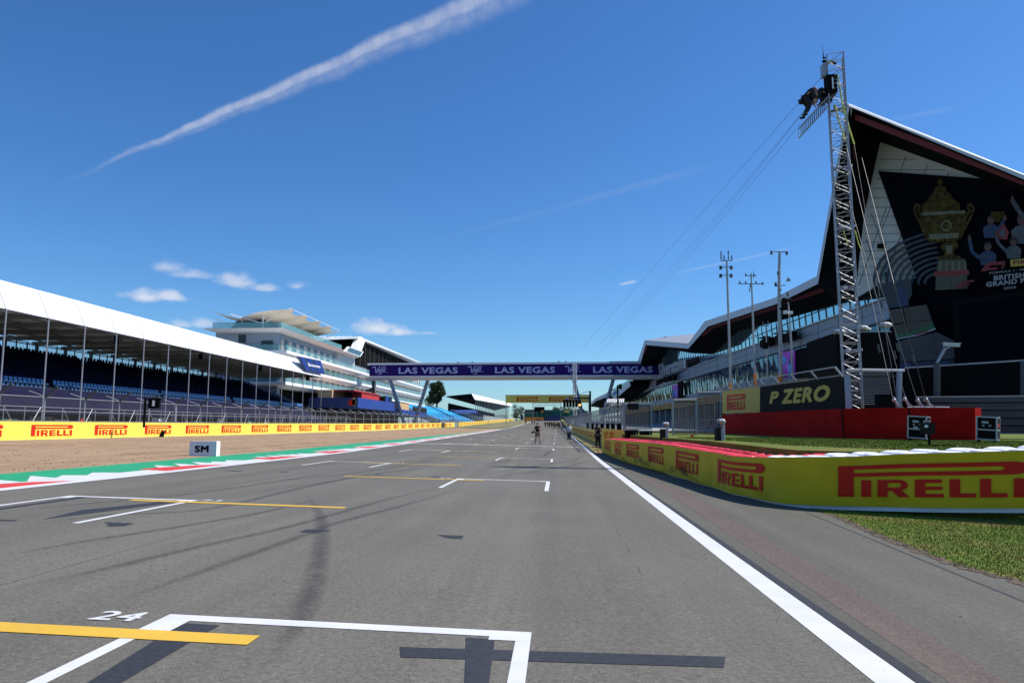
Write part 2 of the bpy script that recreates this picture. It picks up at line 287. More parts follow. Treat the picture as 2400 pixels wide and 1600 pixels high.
# ------------------------------------------------------------------ flat artwork (text and marks) as 2D polygons
TXT={}
class LP(list):
    def __init__(s,a,l): super().__init__(a); s.l=l
def text2d(s,bold=.0,shear=0.):
    key=(s,bold,shear)
    if key in TXT: return TXT[key]
    c=bpy.data.curves.new('t','FONT'); c.body=s; c.shear=shear; c.resolution_u=3; c.fill_mode='FRONT'
    if bold: c.space_character=1+bold*2.2
    o=bpy.data.objects.new('t',c); COL.objects.link(o); dg=bpy.context.evaluated_depsgraph_get(); me=o.evaluated_get(dg).to_mesh()
    vs=[(v.co.x,v.co.y) for v in me.vertices]; fs=[tuple(p.vertices) for p in me.polygons]; bpy.data.objects.remove(o); bpy.data.curves.remove(c)
    if bold:
        n=len(vs); v0=list(vs); f0=list(fs)
        for dx,dy in ((bold,0),(-bold,0),(0,bold),(0,-bold),(bold*.7,bold*.7),(-bold*.7,-bold*.7),(bold*.7,-bold*.7),(-bold*.7,bold*.7)):
            k=len(vs); vs+=[(a+dx,b+dy) for a,b in v0]; fs+=[tuple(i+k for i in f) for f in f0]
    else: f0=fs
    x0=min(v[0] for v in vs); x1=max(v[0] for v in vs); y0=min(v[1] for v in vs); y1=max(v[1] for v in vs)
    vs=[((a-x0)/(x1-x0),(b-y0)/(y1-y0)) for a,b in vs]; TXT[key]=[LP([vs[i] for i in f],j//len(f0)) for j,f in enumerate(fs)]; return TXT[key]
def arc(cx,cy,rx,ry,a0,a1,n=8): return [(cx+rx*math.cos(math.radians(a0+(a1-a0)*i/n)),cy+ry*math.sin(math.radians(a0+(a1-a0)*i/n))) for i in range(n+1)]
def tyre_logo():                                          # long-bowled P over the other letters, unit square, y up
    P=[]
    P.append([(0,0),(.088,0),(.088,.64),(.088,1),(0,1)])
    n=12; xs=[.088+(.85-.088)*i/n for i in range(n+1)]
    for a,b in zip(xs,xs[1:]):
        P.append([(a,.875),(b,.875),(b,1),(a,1)]); P.append([(a,.64),(b,.64),(b,.76),(a,.76)])
    o=arc(.92,.82,.08,.18,90,-90,10); i=arc(.85,.8175,.025,.0575,90,-90,10)
    o=[(.85,1)]+o+[(.85,.64)]; i=[i[0]]+i+[i[-1]]
    for k in range(len(o)-1): P.append([o[k],i[k],i[k+1],o[k+1]])
    def rect(x0,x1,y0,y1): P.append([(x0,y0),(x1,y0),(x1,y1),(x0,y1)])
    rect(.13,.185,0,.53)
    # R
    rect(.22,.275,0,.53); rect(.275,.33,.43,.53); rect(.275,.33,.19,.29)
    o=arc(.33,.36,.055,.17,90,-90,6); i=arc(.33,.36,.018,.07,90,-90,6)
    for k in range(6): P.append([o[k],i[k],i[k+1],o[k+1]])
    P.append([(.295,.2),(.35,.2),(.395,0),(.335,0)])
    # E
    rect(.42,.475,0,.53); rect(.475,.56,.42,.53); rect(.475,.565,.215,.315); rect(.475,.57,0,.11)
    for x in (.60,.755): rect(x,x+.055,0,.53); rect(x+.055,x+.135,0,.12)
    rect(.92,.975,0,.53)
    return P
LOGO=tyre_logo()
def decal(mb,polys,f,m,flip=False):
    o=Vector(f(0,0)); n=(Vector(f(1,0))-o).cross(Vector(f(0,1))-o)
    n=n.normalized()*.0003*max(1.,o.length/10) if n.length>0 else Vector((0,0,0))
    for p in polys: mb.poly([Vector(f(*q))+n*getattr(p,'l',0) for q in p],m)
def plane_map(o,ux,uy,w,h): 
    o=Vector(o); ux=Vector(ux).normalized()*w; uy=Vector(uy).normalized()*h
    return lambda a,b: o+ux*a+uy*b
def quad_map(bl,br,tr,tl):                                # bilinear
    bl,br,tr,tl=map(Vector,(bl,br,tr,tl))
    return lambda a,b:(bl*(1-a)+br*a)*(1-b)+(tl*(1-a)+tr*a)*b
# ------------------------------------------------------------------ ground
YS=sorted(set([float(i) for i in range(-20,122)]+[float(i) for i in range(120,345,5)]+[float(i) for i in range(345,620,15)]+[a for a,_ in PROF]+[0,40,120,300,850,1100,2200,3000,4500]))
def cf(x): return (lambda y:x) if isinstance(x,(int,float)) else x
def strip(name,xl,xr,y0,y1,m,dz,mb=None,zf=None):
    xl,xr=cf(xl),cf(xr); rows=[y0]+[y for y in YS if y0<y<y1]+[y1]; b=mb or MB(); zf=zf or g
    for a,c in zip(rows,rows[1:]):
        p=[(xl(a),a),(xr(a),a),(xr(c),c),(xl(c),c)]
        b.poly([(x,y,zf(x,y)+dz*(PT if 0<dz<.02 and zf is g else 1)) for x,y in p],m)
    if mb is None: return struct(b,name)
WLX=lambda y:lin(y,[(30,-32.5),(62,-32),(120,-29),(200,-28),(460,-27)])      # left wall
KX=lambda y:lin(y,[(0,-10.3),(18,-10.47),(26,-10.6),(42,-10.97),(66,-11.5),(158,-12.0),(367,-12.9),(500,-13.6)])
GX=lambda y:lin(y,[(0,-13.2),(17,-13.4),(34,-14.1),(56,-14.6),(84,-14.7),(165,-12.6)])
LX=lambda y:lin(y,[(0,1.93),(62,2.05),(190,1.6),(430,1.2),(600,1.0)])         # right edge line centre
PWX=lambda y:lin(y,[(47,4.05),(60,3.95),(80,3.7),(150,2.8),(350,2.2),(480,2.0)])
gm=MB()
xs=[-3000,-400,-120,-60,-32,-20,-10,0,8,16,30,80,200,3000]
for a,c in zip(YS,YS[1:]):
    for x0,x1 in zip(xs,xs[1:]): gm.poly([(x,y,g(x,y)-.06) for x,y in ((x0,a),(x1,a),(x1,c),(x0,c))],'dry_grass')
for x0,x1 in zip(xs,xs[1:]): gm.poly([(x0,4500,15.6),(x1,4500,15.6),(x1,9000,15.6),(x0,9000,15.6)],'dry_grass')
struct(gm,'ground')
PT=.3
strip('track',KX,LX,-15,520,'asphalt',0)
strip('run_off_area',LX,lambda y:lin(y,[(16,9.5),(40,8),(47,4.2),(520,2.4)]),-15,520,'runoff',0)
strip('gravel_trap',WLX,GX,-15,165,'gravel',0)
mb=MB(); rr=random.Random(21)
for i in range(13):
    x0=-15-rr.random()*16; y=16+rr.random()*20; ph=rr.random()*6
    while y<155:
        l=rr.uniform(2,7)
        def gx(yy): return x0+.35*math.sin(yy*.06+ph)
        if gx(y)<GX(y)-.4: mb.poly([(gx(y),y,g(gx(y),y)+.006),(gx(y)+rr.uniform(.04,.10),y,g(gx(y),y)+.006),(gx(y+l)+.05,y+l,g(gx(y+l),y+l)+.006),(gx(y+l),y+l,g(gx(y+l),y+l)+.006)],'gravel_rake')
        y+=l+rr.uniform(.3,4)
struct(mb,'rake_furrows')
mb=MB()
for i in range(900):
    y=17+rr.random()**1.6*60; x=GX(y)-.1-rr.random()**1.5*17; s=rr.uniform(.008,.028); a=rr.random()*3; z=g(x,y); mb.hexa([(x-s,y-s,z-.002),(x+s,y-s*.7,z-.002),(x+s*.8,y+s,z-.002),(x-s*.9,y+s*.8,z-.002)],[(x-s*.5,y-s*.4,z+s),(x+s*.5,y-s*.4,z+s*1.2),(x+s*.4,y+s*.5,z+s),(x-s*.4,y+s*.5,z+s*.8)],'gravel' if i%14 else 'gravel_rake')
tag(mb.build('gravel_stones'),'loose stones lying on the tan gravel trap','gravel',None,'stuff')
mb=MB(); strip('',WLX,KX,165,520,'dry_grass',0,mb); strip('',lambda y:-120,WLX,-15,520,'concrete',0,mb)
struct(mb,'verge')
mb=MB(); strip('',WLX,lambda y:WLX(y)+.55,30,165,'concrete',.012,mb); struct(mb,'wall_footing')
strip('kerb_green',GX,lambda y:KX(y)-.95,-15,164,'green_paint',.008)
# white edge line, kerb teeth and red blocks
strip('edge_line',lambda y:KX(y)-.32,lambda y:KX(y)+.05,-15,520,'white_paint',.016)
kb=MB(); 
strip('',lambda y:KX(y)-.98,lambda y:KX(y)-.32,-15,162,'white_paint',.012,kb)
y=-4.
while y<150:
    def kp(dx,dy): return (KX(y+dy)+dx,y+dy,g(KX(y+dy)+dx,y+dy)+.0045)
    kb.poly([kp(-.30,0),kp(-.30,4.2),kp(-.85,3.3),kp(-1.3,1.4),kp(-1.3,.4)],'red_paint')
    for j in range(3):
        o=1.0+j*1.25; kb.poly([kp(-1.0,o),kp(-1.0,o+1.1),kp(-2.0,o+1.5)],'white_paint')
    for j in range(2):
        o=4.6+j*1.2; kb.poly([kp(-.97,o-.3),kp(-.97,o+1.2),kp(-1.55,o+.9)],'white_paint')
    y+=8.1
struct(kb,'kerb_painting')
strip('edge_line',lambda y:LX(y)-.12,lambda y:LX(y)+.12,-10,500,'white_paint',.010)
strip('tar_joint',lambda y:LX(y)+.13,lambda y:LX(y)+.22,-10,60,'sealed',.006)
strip('tar_patch',lambda y:LX(y)+lin(y,[(3,.30),(9,.42),(18,.6),(24,.6)]),lambda y:LX(y)+lin(y,[(3,.62),(9,.85),(18,1.15),(24,.75)]),-6,24,'oldtar',.006)
# ---- markings projected onto the real ground
def gq(mb,px,m,dz=.012,n=4,k=4):
    p=[gp(*q) for q in px]
    for i in range(n):
        for j in range(k):
            q=[]
            for a,b in ((i,j),(i+1,j),(i+1,j+1),(i,j+1)):
                a/=n; b/=k; v=(p[0]*(1-a)+p[1]*a)*(1-b)+(p[3]*(1-a)+p[2]*a)*b; q.append((v.x,v.y,g(v.x,v.y)+dz*PT))
            mb.poly(q,m)
def gr(mb,x0,x1,y0,y1,m,dz=.012,slope=0.):
    n=max(1,int((x1-x0)/.7)); k=max(1,int((y1-y0)/1.5))
    for i in range(n):
        for j in range(k):
            q=[]
            for a,b in ((i,j),(i+1,j),(i+1,j+1),(i,j+1)):
                x=x0+(x1-x0)*a/n; y=y0+(y1-y0)*b/k+slope*(x-x0); q.append((x,y,g(x,y)+dz*PT))
            mb.poly(q,m)
gb=MB()
# box 24 from the photograph's corners
def gridbox(xl,xr,y,num,left):
    d=.12
    gr(gb,xl,xr,y-.15,y,'white_paint',.014,-.02)
    gr(gb,xl,xl+.10,y-3.4,y-.14,'white_paint',.0135); gr(gb,xr-.10,xr,y-3.4,y-.14,'white_paint',.0135)
    gr(gb,xl,xl+.22,y-.42,y-.14,'white_paint',.0145); gr(gb,xr-.28,xr,y-.28,y-.14,'white_paint',.0145)
    if y<12: gr(gb,xl,xl+.09,y-6,y-1.8,'white_paint',.0125); gr(gb,xr-.09,xr,y-6,y-1.8,'white_paint',.0125)
    if y<90:
        if left: f=lambda a,b:(xr+.06+a*.36,y-.18+b*.25,g(xr+.06+a*.36,y-.18+b*.25)+.0045)
        else: f=lambda a,b:(xl-.48+a*.34,y-.24+b*.25,g(xl-.48+a*.34,y-.24+b*.25)+.0045)
        decal(gb,text2d(str(num),.02),f,'white_paint')
gridbox(-2.80,-.19,5.42,24,False)
gridbox(-8.75,-6.35,13.15,23,True)
for i in range(11):
    y=20.95+15.85*i; gridbox(-2.80-.01*i,-.22-.012*i,y,22-2*i,False)
    y=28.6+15.85*i; gridbox(-8.75-.01*i,-6.3-.012*i,y,21-2*i,True)
struct(gb,'grid_markings')
yb=MB()
gr(yb,-6.2,-1.96,4.86,5.07,'yellow_paint',.018,-.02)
gr(yb,-7.4,-3.6,12.66,12.86,'yellow_paint',.018,-.02)
for i in range(8):
    y=20.35+15.85*i; gr(yb,-5.85,-1.98,y,y+.2,'yellow_paint',.018,-.01)
    y=28.1+15.85*i; gr(yb,-7.4,-3.6,y,y+.2,'yellow_paint',.018,-.01)
struct(yb,'yellow_markings')
wl=MB(); gr(wl,-11.2,1.9,57.2,57.75,'white_paint',.013,.03); struct(wl,'safety_line')
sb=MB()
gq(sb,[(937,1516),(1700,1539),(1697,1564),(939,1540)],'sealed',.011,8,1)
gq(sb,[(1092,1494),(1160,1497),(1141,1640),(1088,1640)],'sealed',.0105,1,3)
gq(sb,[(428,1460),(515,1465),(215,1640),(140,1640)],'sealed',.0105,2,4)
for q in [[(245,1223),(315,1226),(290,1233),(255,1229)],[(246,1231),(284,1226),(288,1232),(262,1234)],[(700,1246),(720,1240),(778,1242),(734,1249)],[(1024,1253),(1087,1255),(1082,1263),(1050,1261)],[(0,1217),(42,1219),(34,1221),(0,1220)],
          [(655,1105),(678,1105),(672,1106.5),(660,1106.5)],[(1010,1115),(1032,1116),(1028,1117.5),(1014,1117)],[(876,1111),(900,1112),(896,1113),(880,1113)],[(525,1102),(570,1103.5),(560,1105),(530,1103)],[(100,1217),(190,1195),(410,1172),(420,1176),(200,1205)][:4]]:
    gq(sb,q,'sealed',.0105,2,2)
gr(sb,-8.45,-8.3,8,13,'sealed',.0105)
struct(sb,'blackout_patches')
SKV=[];SKF=[];SKE=[]
def skid(px,w,dz=.009):
    P=[gp(*q) for q in px]; Q=[]
    for i in range(len(P)-1):
        for t in range(6):
            t/=6; p0=P[max(0,i-1)];p1=P[i];p2=P[i+1];p3=P[min(len(P)-1,i+2)]
            Q.append(.5*((2*p1)+(p2-p0)*t+(2*p0-5*p1+4*p2-p3)*t*t+(3*p1-p0-3*p2+p3)*t**3))
    Q.append(P[-1]); L=[]
    for i,p in enumerate(Q):
        d=(Q[min(i+1,len(Q)-1)]-Q[max(i-1,0)]); n=Vector((-d.y,d.x,0)).normalized(); ww=w/2*min(1,.3+2.5*min(i,len(Q)-1-i)/len(Q)); L.append((p-n*ww,p+n*ww))
    k0=len(SKV); n=len(L)
    for i,(a,b) in enumerate(L):
        m_=(a+b)/2; fade=min(1,4*i/n,4*(n-1-i)/n)
        for p,ev in ((a,0),(a.lerp(m_,.55),.75),(m_,1.),(b.lerp(m_,.55),.75),(b,0)): SKV.append((p.x,p.y,g(p.x,p.y)+dz*PT+len(SKF)*2e-7)); SKE.append(ev*fade)
    for i in range(n-1):
        for j in range(4): SKF.append((k0+5*i+j,k0+5*i+j+1,k0+5*i+5+j+1,k0+5*i+5+j))
skid([(715,1160),(735,1180),(752,1212),(754,1255),(746,1320),(728,1390),(700,1450),(670,1500),(630,1560)],.26)
for p in [[(0,1305),(200,1268),(420,1234),(640,1195),(830,1150)],[(0,1385),(250,1332),(480,1278),(700,1228),(900,1172),(1080,1128)],[(240,1420),(470,1340),(690,1262),(800,1222),(960,1180),(1130,1130)],[(0,1236),(260,1206),(500,1190),(760,1132),(1000,1090)],[(600,1128),(750,1117),(900,1098),(1080,1070)],[(620,1150),(760,1130),(880,1110),(1060,1090)],[(1000,1135),(1200,1100),(1303,1085),(1354,1075),(1371,1064)],[(1100,1125),(1250,1105),(1340,1090),(1390,1078)],[(1030,1090),(1150,1085),(1260,1072),(1290,1060),(1300,1054)],[(1275,1072),(1279,1062),(1290,1055),(1303,1050)],[(0,1200),(200,1180),(420,1160),(700,1120),(900,1085)]]: skid(p,.20)
skid([(1444,1238),(1450,1250),(1457,1262)],.02); skid([(1466,1276),(1472,1286),(1479,1300)],.03); skid([(1494,1325),(1498,1336),(1503,1350)],.03)
me=bpy.data.meshes.new('tyre_marks'); me.from_pydata(SKV,[],SKF); at_=me.attributes.new('edge','FLOAT','POINT'); at_.data.foreach_set('value',SKE); me.materials.append(MATS['rubber']); o=bpy.data.objects.new('tyre_marks',me); COL.objects.link(o); o['kind']='structure'
nt=MATS['rubber'].node_tree; an=nt.nodes.new('ShaderNodeAttribute'); an.attribute_name='edge'; tq=nt.nodes.new('ShaderNodeTexCoord'); nq=nt.nodes.new('ShaderNodeTexNoise'); nq.inputs['Scale'].default_value=9; nq.inputs['Detail'].default_value=6; nt.links.new(tq.outputs['Object'],nq.inputs['Vector'])
ml=M(nt,'MULTIPLY',M(nt,'MULTIPLY',an.outputs['Fac'],nq.outputs['Fac']),.55); mxn=[q for q in nt.nodes if q.type=='MIX_SHADER'][0]; nt.links.new(ml,mxn.inputs[0])
mb=MB()
# painted advertising strip between the edge line and the pit wall
ab=MB(); strip('',lambda y:LX(y)+.35,lambda y:PWX(y)-.05,47.5,190,'sun_yellow',.008,ab)
y=48.
while y<180:
    for j in range(5): gr(ab,LX(y)+.55+j*.26,LX(y)+.70+j*.26,y+.3,y+3.2,'logo_red',.014)
    gr(ab,LX(y)+.45,LX(y)+1.75,y+3.6,y+4.6,'charcoal',.014)
    gr(ab,LX(y)+.5,LX(y)+.9,y+5.2,y+6.2,'green_paint',.014); y+=7.6
struct(ab,'painted_strip')
strip('joint_line',lambda y:lin(y,[(7,4.1),(14.4,4.6)]),lambda y:lin(y,[(7,4.13),(14.4,4.63)]),5,14.5,'sealed',.008)
strip('joint_line',-4.61,-4.60,-5,160,'tyre_black',.003)
mb=MB(); rr=random.Random(3)
for i in range(60):
    x=rr.uniform(-9,8); y=4+rr.random()**2*22; s=rr.uniform(.002,.008); mb.blob((x,y,g(x,y)+s*.4),s*1.4,s,s*.6,('dull_steel','dirt','sealed','white_slab')[i%4] if i%9==0 else ('dirt','sealed')[i%2],5,3)
tag(mb.build('loose_grit'),'loose grit and rubber crumbs scattered over the asphalt','grit',None,'stuff')
# near lawn at lower right
LAWN=[gp(*q) for q in ((1955,1207),(2040,1243),(2100,1270),(2180,1300),(2250,1325),(2320,1345),(2400,1364),(2480,1392))]
xe_=lambda y:lin(y,sorted([(p.y,p.x) for p in LAWN]))
mb=MB()
for a,b in zip(LAWN,LAWN[1:]):
    for j in range(8):
        x0=lambda p,t:p.x+(15-p.x)*t
        q=[(x0(a,j/8),a.y),(x0(a,(j+1)/8),a.y),(x0(b,(j+1)/8),b.y),(x0(b,j/8),b.y)]
        mb.poly([(x,y,g(x,y)+.004) for x,y in q],'lawn')
for j in range(8):
    a=LAWN[0]; x0=a.x-.05+(15-a.x)*j/8; x1=a.x-.05+(15-a.x)*(j+1)/8
    mb.poly([(x,y,g(x,y)+.004) for x,y in ((x0,a.y),(x1,a.y),(x1,17.5),(x0,17.5))],'lawn')
struct(mb,'lawn')
mb=MB(); rr=random.Random(8)
for i in range(260):
    y=7.8+rr.random()*6.6; x=xe_(y)-rr.uniform(-.05,.10); r=rr.uniform(.02,.07); k=rr.randint(5,8); mb.poly([(x+r*math.cos(t*6.28/k)*rr.uniform(.6,1.2),y+r*1.4*math.sin(t*6.28/k)*rr.uniform(.6,1.2),g(x,y)+.0048+.00001*i) for t in range(k)],'dirt')
struct(mb,'soil_edge')
def blades(name,label,area,n,h,zf,w=.008):
    import numpy as np
    rg=np.random.RandomState(5); V=[];F=[]
    for i in range(n):
        x,y=area(rg)
        if x is None: continue
        z=zf(x,y); a=rg.rand()*6.28; l=h*(.5+rg.rand()); dx=math.cos(a)*w; dy=math.sin(a)*w; k=len(V)
        tx=(rg.rand()-.5)*l; ty=(rg.rand()-.5)*l
        V+=[(x-dx,y-dy,z),(x+dx,y+dy,z),(x+tx,y+ty,z+l)]; F.append((k,k+1,k+2))
    me=bpy.data.meshes.new(name); me.from_pydata(V,[],F); me.materials.append(MATS['blade']); o=bpy.data.objects.new(name,me); COL.objects.link(o); tag(o,label,'grass',None,'stuff')
def xedge(y): return lin(y,sorted([(p.y,p.x) for p in LAWN]))
def A1(rg):
    y=7.5+rg.rand()**1.3*8.5; x=xedge(min(y,14.35))+rg.rand()**.9*6.5-.03+.05*math.sin(y*9)+.03*math.sin(y*23)-(.10*rg.rand()**3 if rg.rand()<.4 else 0); return x,y
blades('grass','short green grass on the lawn in front of the curved yellow barrier',A1,90000,.026,lambda x,y:g(x,y)+.003,.005)
# ------------------------------------------------------------------ raised plateau behind the barrier, pit lane
def hz(x,y): 
    a=lin(y,[(10,.85),(16,.92),(24,1.0),(60,1.08),(100,1.5),(150,2.1),(250,3.2),(460,6)])
    return a
bx=lambda y:lin(y,[(15.3,9),(15.6,7.2),(16.3,6.0),(17,5.3),(18,5.15),(22.5,4.9),(28,4.6),(36,4.15),(46,3.9),(47,4.4),(150,3.2),(480,2.3)])
strip('grass_bank',bx,lambda y:lin(y,[(10,60),(40,60),(60,22),(80,15)]),15.3,80,'lawn',0,None,hz)
mb=MB(); ys_=[15.3,15.6,16.3,17,18,20,22.5,25,28,32,36,41,46,47]
for a,c in zip(ys_,ys_[1:]): mb.poly([(bx(a)-.06,a,.45),(bx(c)-.06,c,.45),(bx(c),c,hz(0,c)),(bx(a),a,hz(0,a))],'lawn')
struct(mb,'bank_edge')
strip('pit_lane',lambda y:lin(y,[(30,60),(60,12),(80,3.6),(150,3.0),(480,2.2)]),lambda y:48,30.5,420,'concrete',.02,None,hz)
def A2(rg):
    y=16+rg.rand()*16; x=lin(y,[(15,9),(17,7.6),(20,6),(32,5)])+rg.rand()*9; return x,y
blades('grass','sunlit green grass on the bank behind the tyre barrier',A2,50000,.035,lambda x,y:hz(x,y),.012)
mb=MB(); 
for (u,v,r) in [(2230,1027,.5),(2265,1028,.6),(2200,1026,.4),(2290,1026,.4)]:
    c=at(u,v,24.5); mb.poly([(c.x+r*1.2*math.cos(t*.7)*(1+.2*math.sin(t*3)),c.y+r*math.sin(t*.7)*.8,hz(c.x,c.y)+.012+.002*r) for t in range(9)],'dirt')
struct(mb,'bare_earth')
# ------------------------------------------------------------------ left advertising wall
def wallpt(y): return WLX(y)
def left_wall(name,label,y0,y1,logos,pitch,h=1.12):
    t=thing(name,label,'wall',(WLX(y0),y0,g(WLX(y0),y0)),'yellow trackside walls')
    b=MB(); rows=[y0]+[y for y in YS if y0<y<y1]+[y1]
    zb=lambda y:g(WLX(y),y)-.05
    for a,c in zip(rows,rows[1:]):
        b.hexa([(WLX(a)-.35,a,zb(a)),(WLX(a),a,zb(a)),(WLX(c),c,zb(c)),(WLX(c)-.35,c,zb(c))],[(WLX(a)-.35,a,zb(a)+h+.05),(WLX(a),a,zb(a)+h+.05),(WLX(c),c,zb(c)+h+.05),(WLX(c)-.35,c,zb(c)+h+.05)],'sun_yellow')
    y=y0+1.2
    while y<y1 and y<160: b.bar((WLX(y)+.006,y,zb(y)+.02),(WLX(y)+.006,y,zb(y)+h+.04),.012,.012,'dull_yellow'); y+=3.1
    b.build('wall_panel',t,(WLX(y0),y0,0))
    t['_o']=t['_o']
    for yy in logos:
        if yy+3.9>y1: break
        lb=MB(); f=lambda a,q:(WLX(yy+3.9*a)+.012,yy+3.9*a,zb(yy+3.9*a)+.05+.22+q*.70)
        decal(lb,LOGO,f,'logo_red'); lb.build('tyre_maker_logo',t,(WLX(yy),yy,0))
    return t
left_wall('advertising_wall','long sunlit yellow wall with red logos beside the gravel trap',28,203,[31.9+6.2*i for i in range(40)],6.2)
left_wall('advertising_wall','distant yellow wall beyond the gap, beside the dry grass verge',212,460,[215+7*i for i in range(40)],7)
mb=MB(); c=at(365,1019,58); mb.prism([(c.x+.2,58,c.z-.3),(c.x+.45,58,c.z-.3),(c.x+.6,58,c.z+.35),(c.x+.42,58,c.z+.3)],(.1,.15,0),'black')
tag(mb.build('rubber_flap',None,(c.x,c.y,c.z-.3)),'small black rubber flap leaning on the left yellow wall','flap')
# ------------------------------------------------------------------ debris fence behind it
FT=thing('debris_fence','tall wire debris fence with angled post tops behind the left yellow wall','fence',(-33.6,30,.7))
def FX(y): return WLX(y)-.9
posts=[]
y=30.4
while y<420: posts.append(y); y+=4.04 if y<300 else 6
for i,y in enumerate(posts):
    x=FX(y); z=g(x,y); p=MB(); big=(i==8)
    p.tube((x,y,z-.1),(x,y,z+2.75),.13 if big else .055,'steel' if y<200 else 'dull_steel',6)
    p.bar((x,y,z+2.7),(x+.72,y+.15,z+3.35),.12,.14,'dark_steel')
    if y<150: p.tube((x,y,z+2.75),(x-.9,y-.3,z+3.1),.02,'dull_steel',4)
    if y<80: p.tube((x,y,z+.9),(x-.9,y,z),.03,'dull_steel',4)
    p.build('fence_post',FT,(x,y,z))
def ribbon(mb,xf,zf0,zf1,y0,y1,m,step=8.):
    y=y0
    while y<y1-1e-6:
        c=min(y+step,y1); mb.poly([(xf(y),y,zf0(y)),(xf(c),c,zf0(c)),(xf(c),c,zf1(c)),(xf(y),y,zf1(y))],m); y=c
mb=MB(); ribbon(mb,FX,lambda y:g(FX(y),y),lambda y:g(FX(y),y)+2.75,30,420,'wire_mesh')
mb.build('wire_mesh',FT,(-33.6,30,0)) ; 
mb=MB()
for h in (.9,1.8,2.7):
    for a,c in zip(posts,posts[1:]): mb.tube((FX(a),a,g(FX(a),a)+h),(FX(c),c,g(FX(c),c)+h),.022,'dull_steel',4)
mb.build('fence_cable',FT,(-33.6,30,0))
# ------------------------------------------------------------------ steel tube rail line in front of the stand
SF=thing('scaffold_barrier','silver scaffold tube railing with diagonal braces below the left grandstand','railing',(-36,40,.8))
X=-37.
for y in range(40,133,2):
    z=g(X,y); mb=MB(); mb.tube((X,y,z-.1),(X,y,z+2.2),.03,'steel',5)
    if y%6==0: mb.tube((X,y,z+2.2),(X,y+1.8,z),.03,'steel',5)
    if y%6==2: mb.tube((X,y,z),(X,y+1.6,z+2.2),.03,'steel',5)
    mb.build('upright',SF,(X,y,0))
mb=MB()
for h in (2.2,1.2,.35):
    for y in range(40,132,4): mb.tube((X,y,g(X,y)+h),(X,y+4,g(X,y+4)+h),.028,'steel',5)
mb.build('rail',SF,(X,40,0))
# ------------------------------------------------------------------ covered grandstand on the left
L0,L1=-42.,-56.8; GY0,GY1=40.,135.
st=thing('grandstand','long covered grandstand with a white roof and dark blue seats on the left','grandstand',(-50,40,.8))
zr0,zr1=10.45,10.75; BAY=4.8
def zg(y): return lin(y,[(40,0),(135,.0)])
def zs(y): return lin(y,[(40,0),(60,0),(135,.55)])            # the stand steps up slightly with the ground
r=MB(); y=GY0
bays=[]; yb_=58.7-4.8*4
while yb_<GY1+.1: bays.append(yb_); yb_+=BAY
for a,c in zip(bays,bays[1:]):
    b=MB(); za,zc=0,0
    b.prism([(L0,a+.04,zr0),(L0-1.1,a+.04,zr0+2.35),(L0-1.25,a+.04,zr0+2.35),(L0-.15,a+.04,zr0)],(0,c-a-.08,0),'white_sheet')
    b.build('fascia_panel',st,(L0,a,zr0))
for a in bays:
    b=MB(); b.bar((L0+.01,a,zr0+.05),(L0-1.1,a,zr0+2.37),.07,.05,'seam_grey'); b.build('fascia_seam',st,(L0,a,zr0))
b=MB(); b.hexa([(L0-1.2,bays[0],zr0+2.3),(L0-1.2,bays[-1],zr0+2.3),(L1-1,bays[-1],zr1+.5),(L1-1,bays[0],zr1+.5)],[(L0-1.2,bays[0],zr0+2.4),(L0-1.2,bays[-1],zr0+2.4),(L1-1,bays[-1],zr1+.6),(L1-1,bays[0],zr1+.6)],'white_sheet')
b.build('roof',st)
b=MB()
for a,c in zip(bays,bays[1:]):
    for k in range(5):
        x0=L0-.3+(L1-L0)*k/5; x1=L0-.3+(L1-L0)*(k+1)/5; z0=zr0+.35+(zr1-zr0)*k/5; z1=zr0+.35+(zr1-zr0)*(k+1)/5
        b.poly([(x0-.03,a+.1,z0),(x1+.03,a+.1,z1),(x1+.03,c-.1,z1),(x0-.03,c-.1,z0)],'ceil_panel')
b.build('ceiling',st)
b=MB()
for a in bays:
    b.bar((L0-.15,a,zr0+.12),(L1-.5,a,zr1-.15),.22,.42,'ceil_beam')
for k in range(6):
    x=L0-.3+(L1-L0)*k/5; b.bar((x,bays[0],zr0+.24+.06*k),(x,bays[-1],zr0+.24+.06*k),.12,.14,'ceil_beam')
b.bar((L0-.1,bays[0],zr0-.04),(L0-.1,bays[-1],zr0-.04),.12,.12,'dark_steel')
b.bar((L1,bays[0],zr1-.35),(L1,bays[-1],zr1-.35),.1,.1,'dark_steel')
b.build('roof_beam',st)
for a in bays:
    p=MB(); p.tube((L0+.05,a,g(-32,a)-.1),(L0+.05,a,zr0),.065,'steel',8); p.build('front_pole',st,(L0,a,0))
    p=MB(); p.box(L1-.15,L1+.15,a-.12,a+.12,6,zr1-.1,'dark_steel'); p.build('rear_column',st,(L1,a,0))
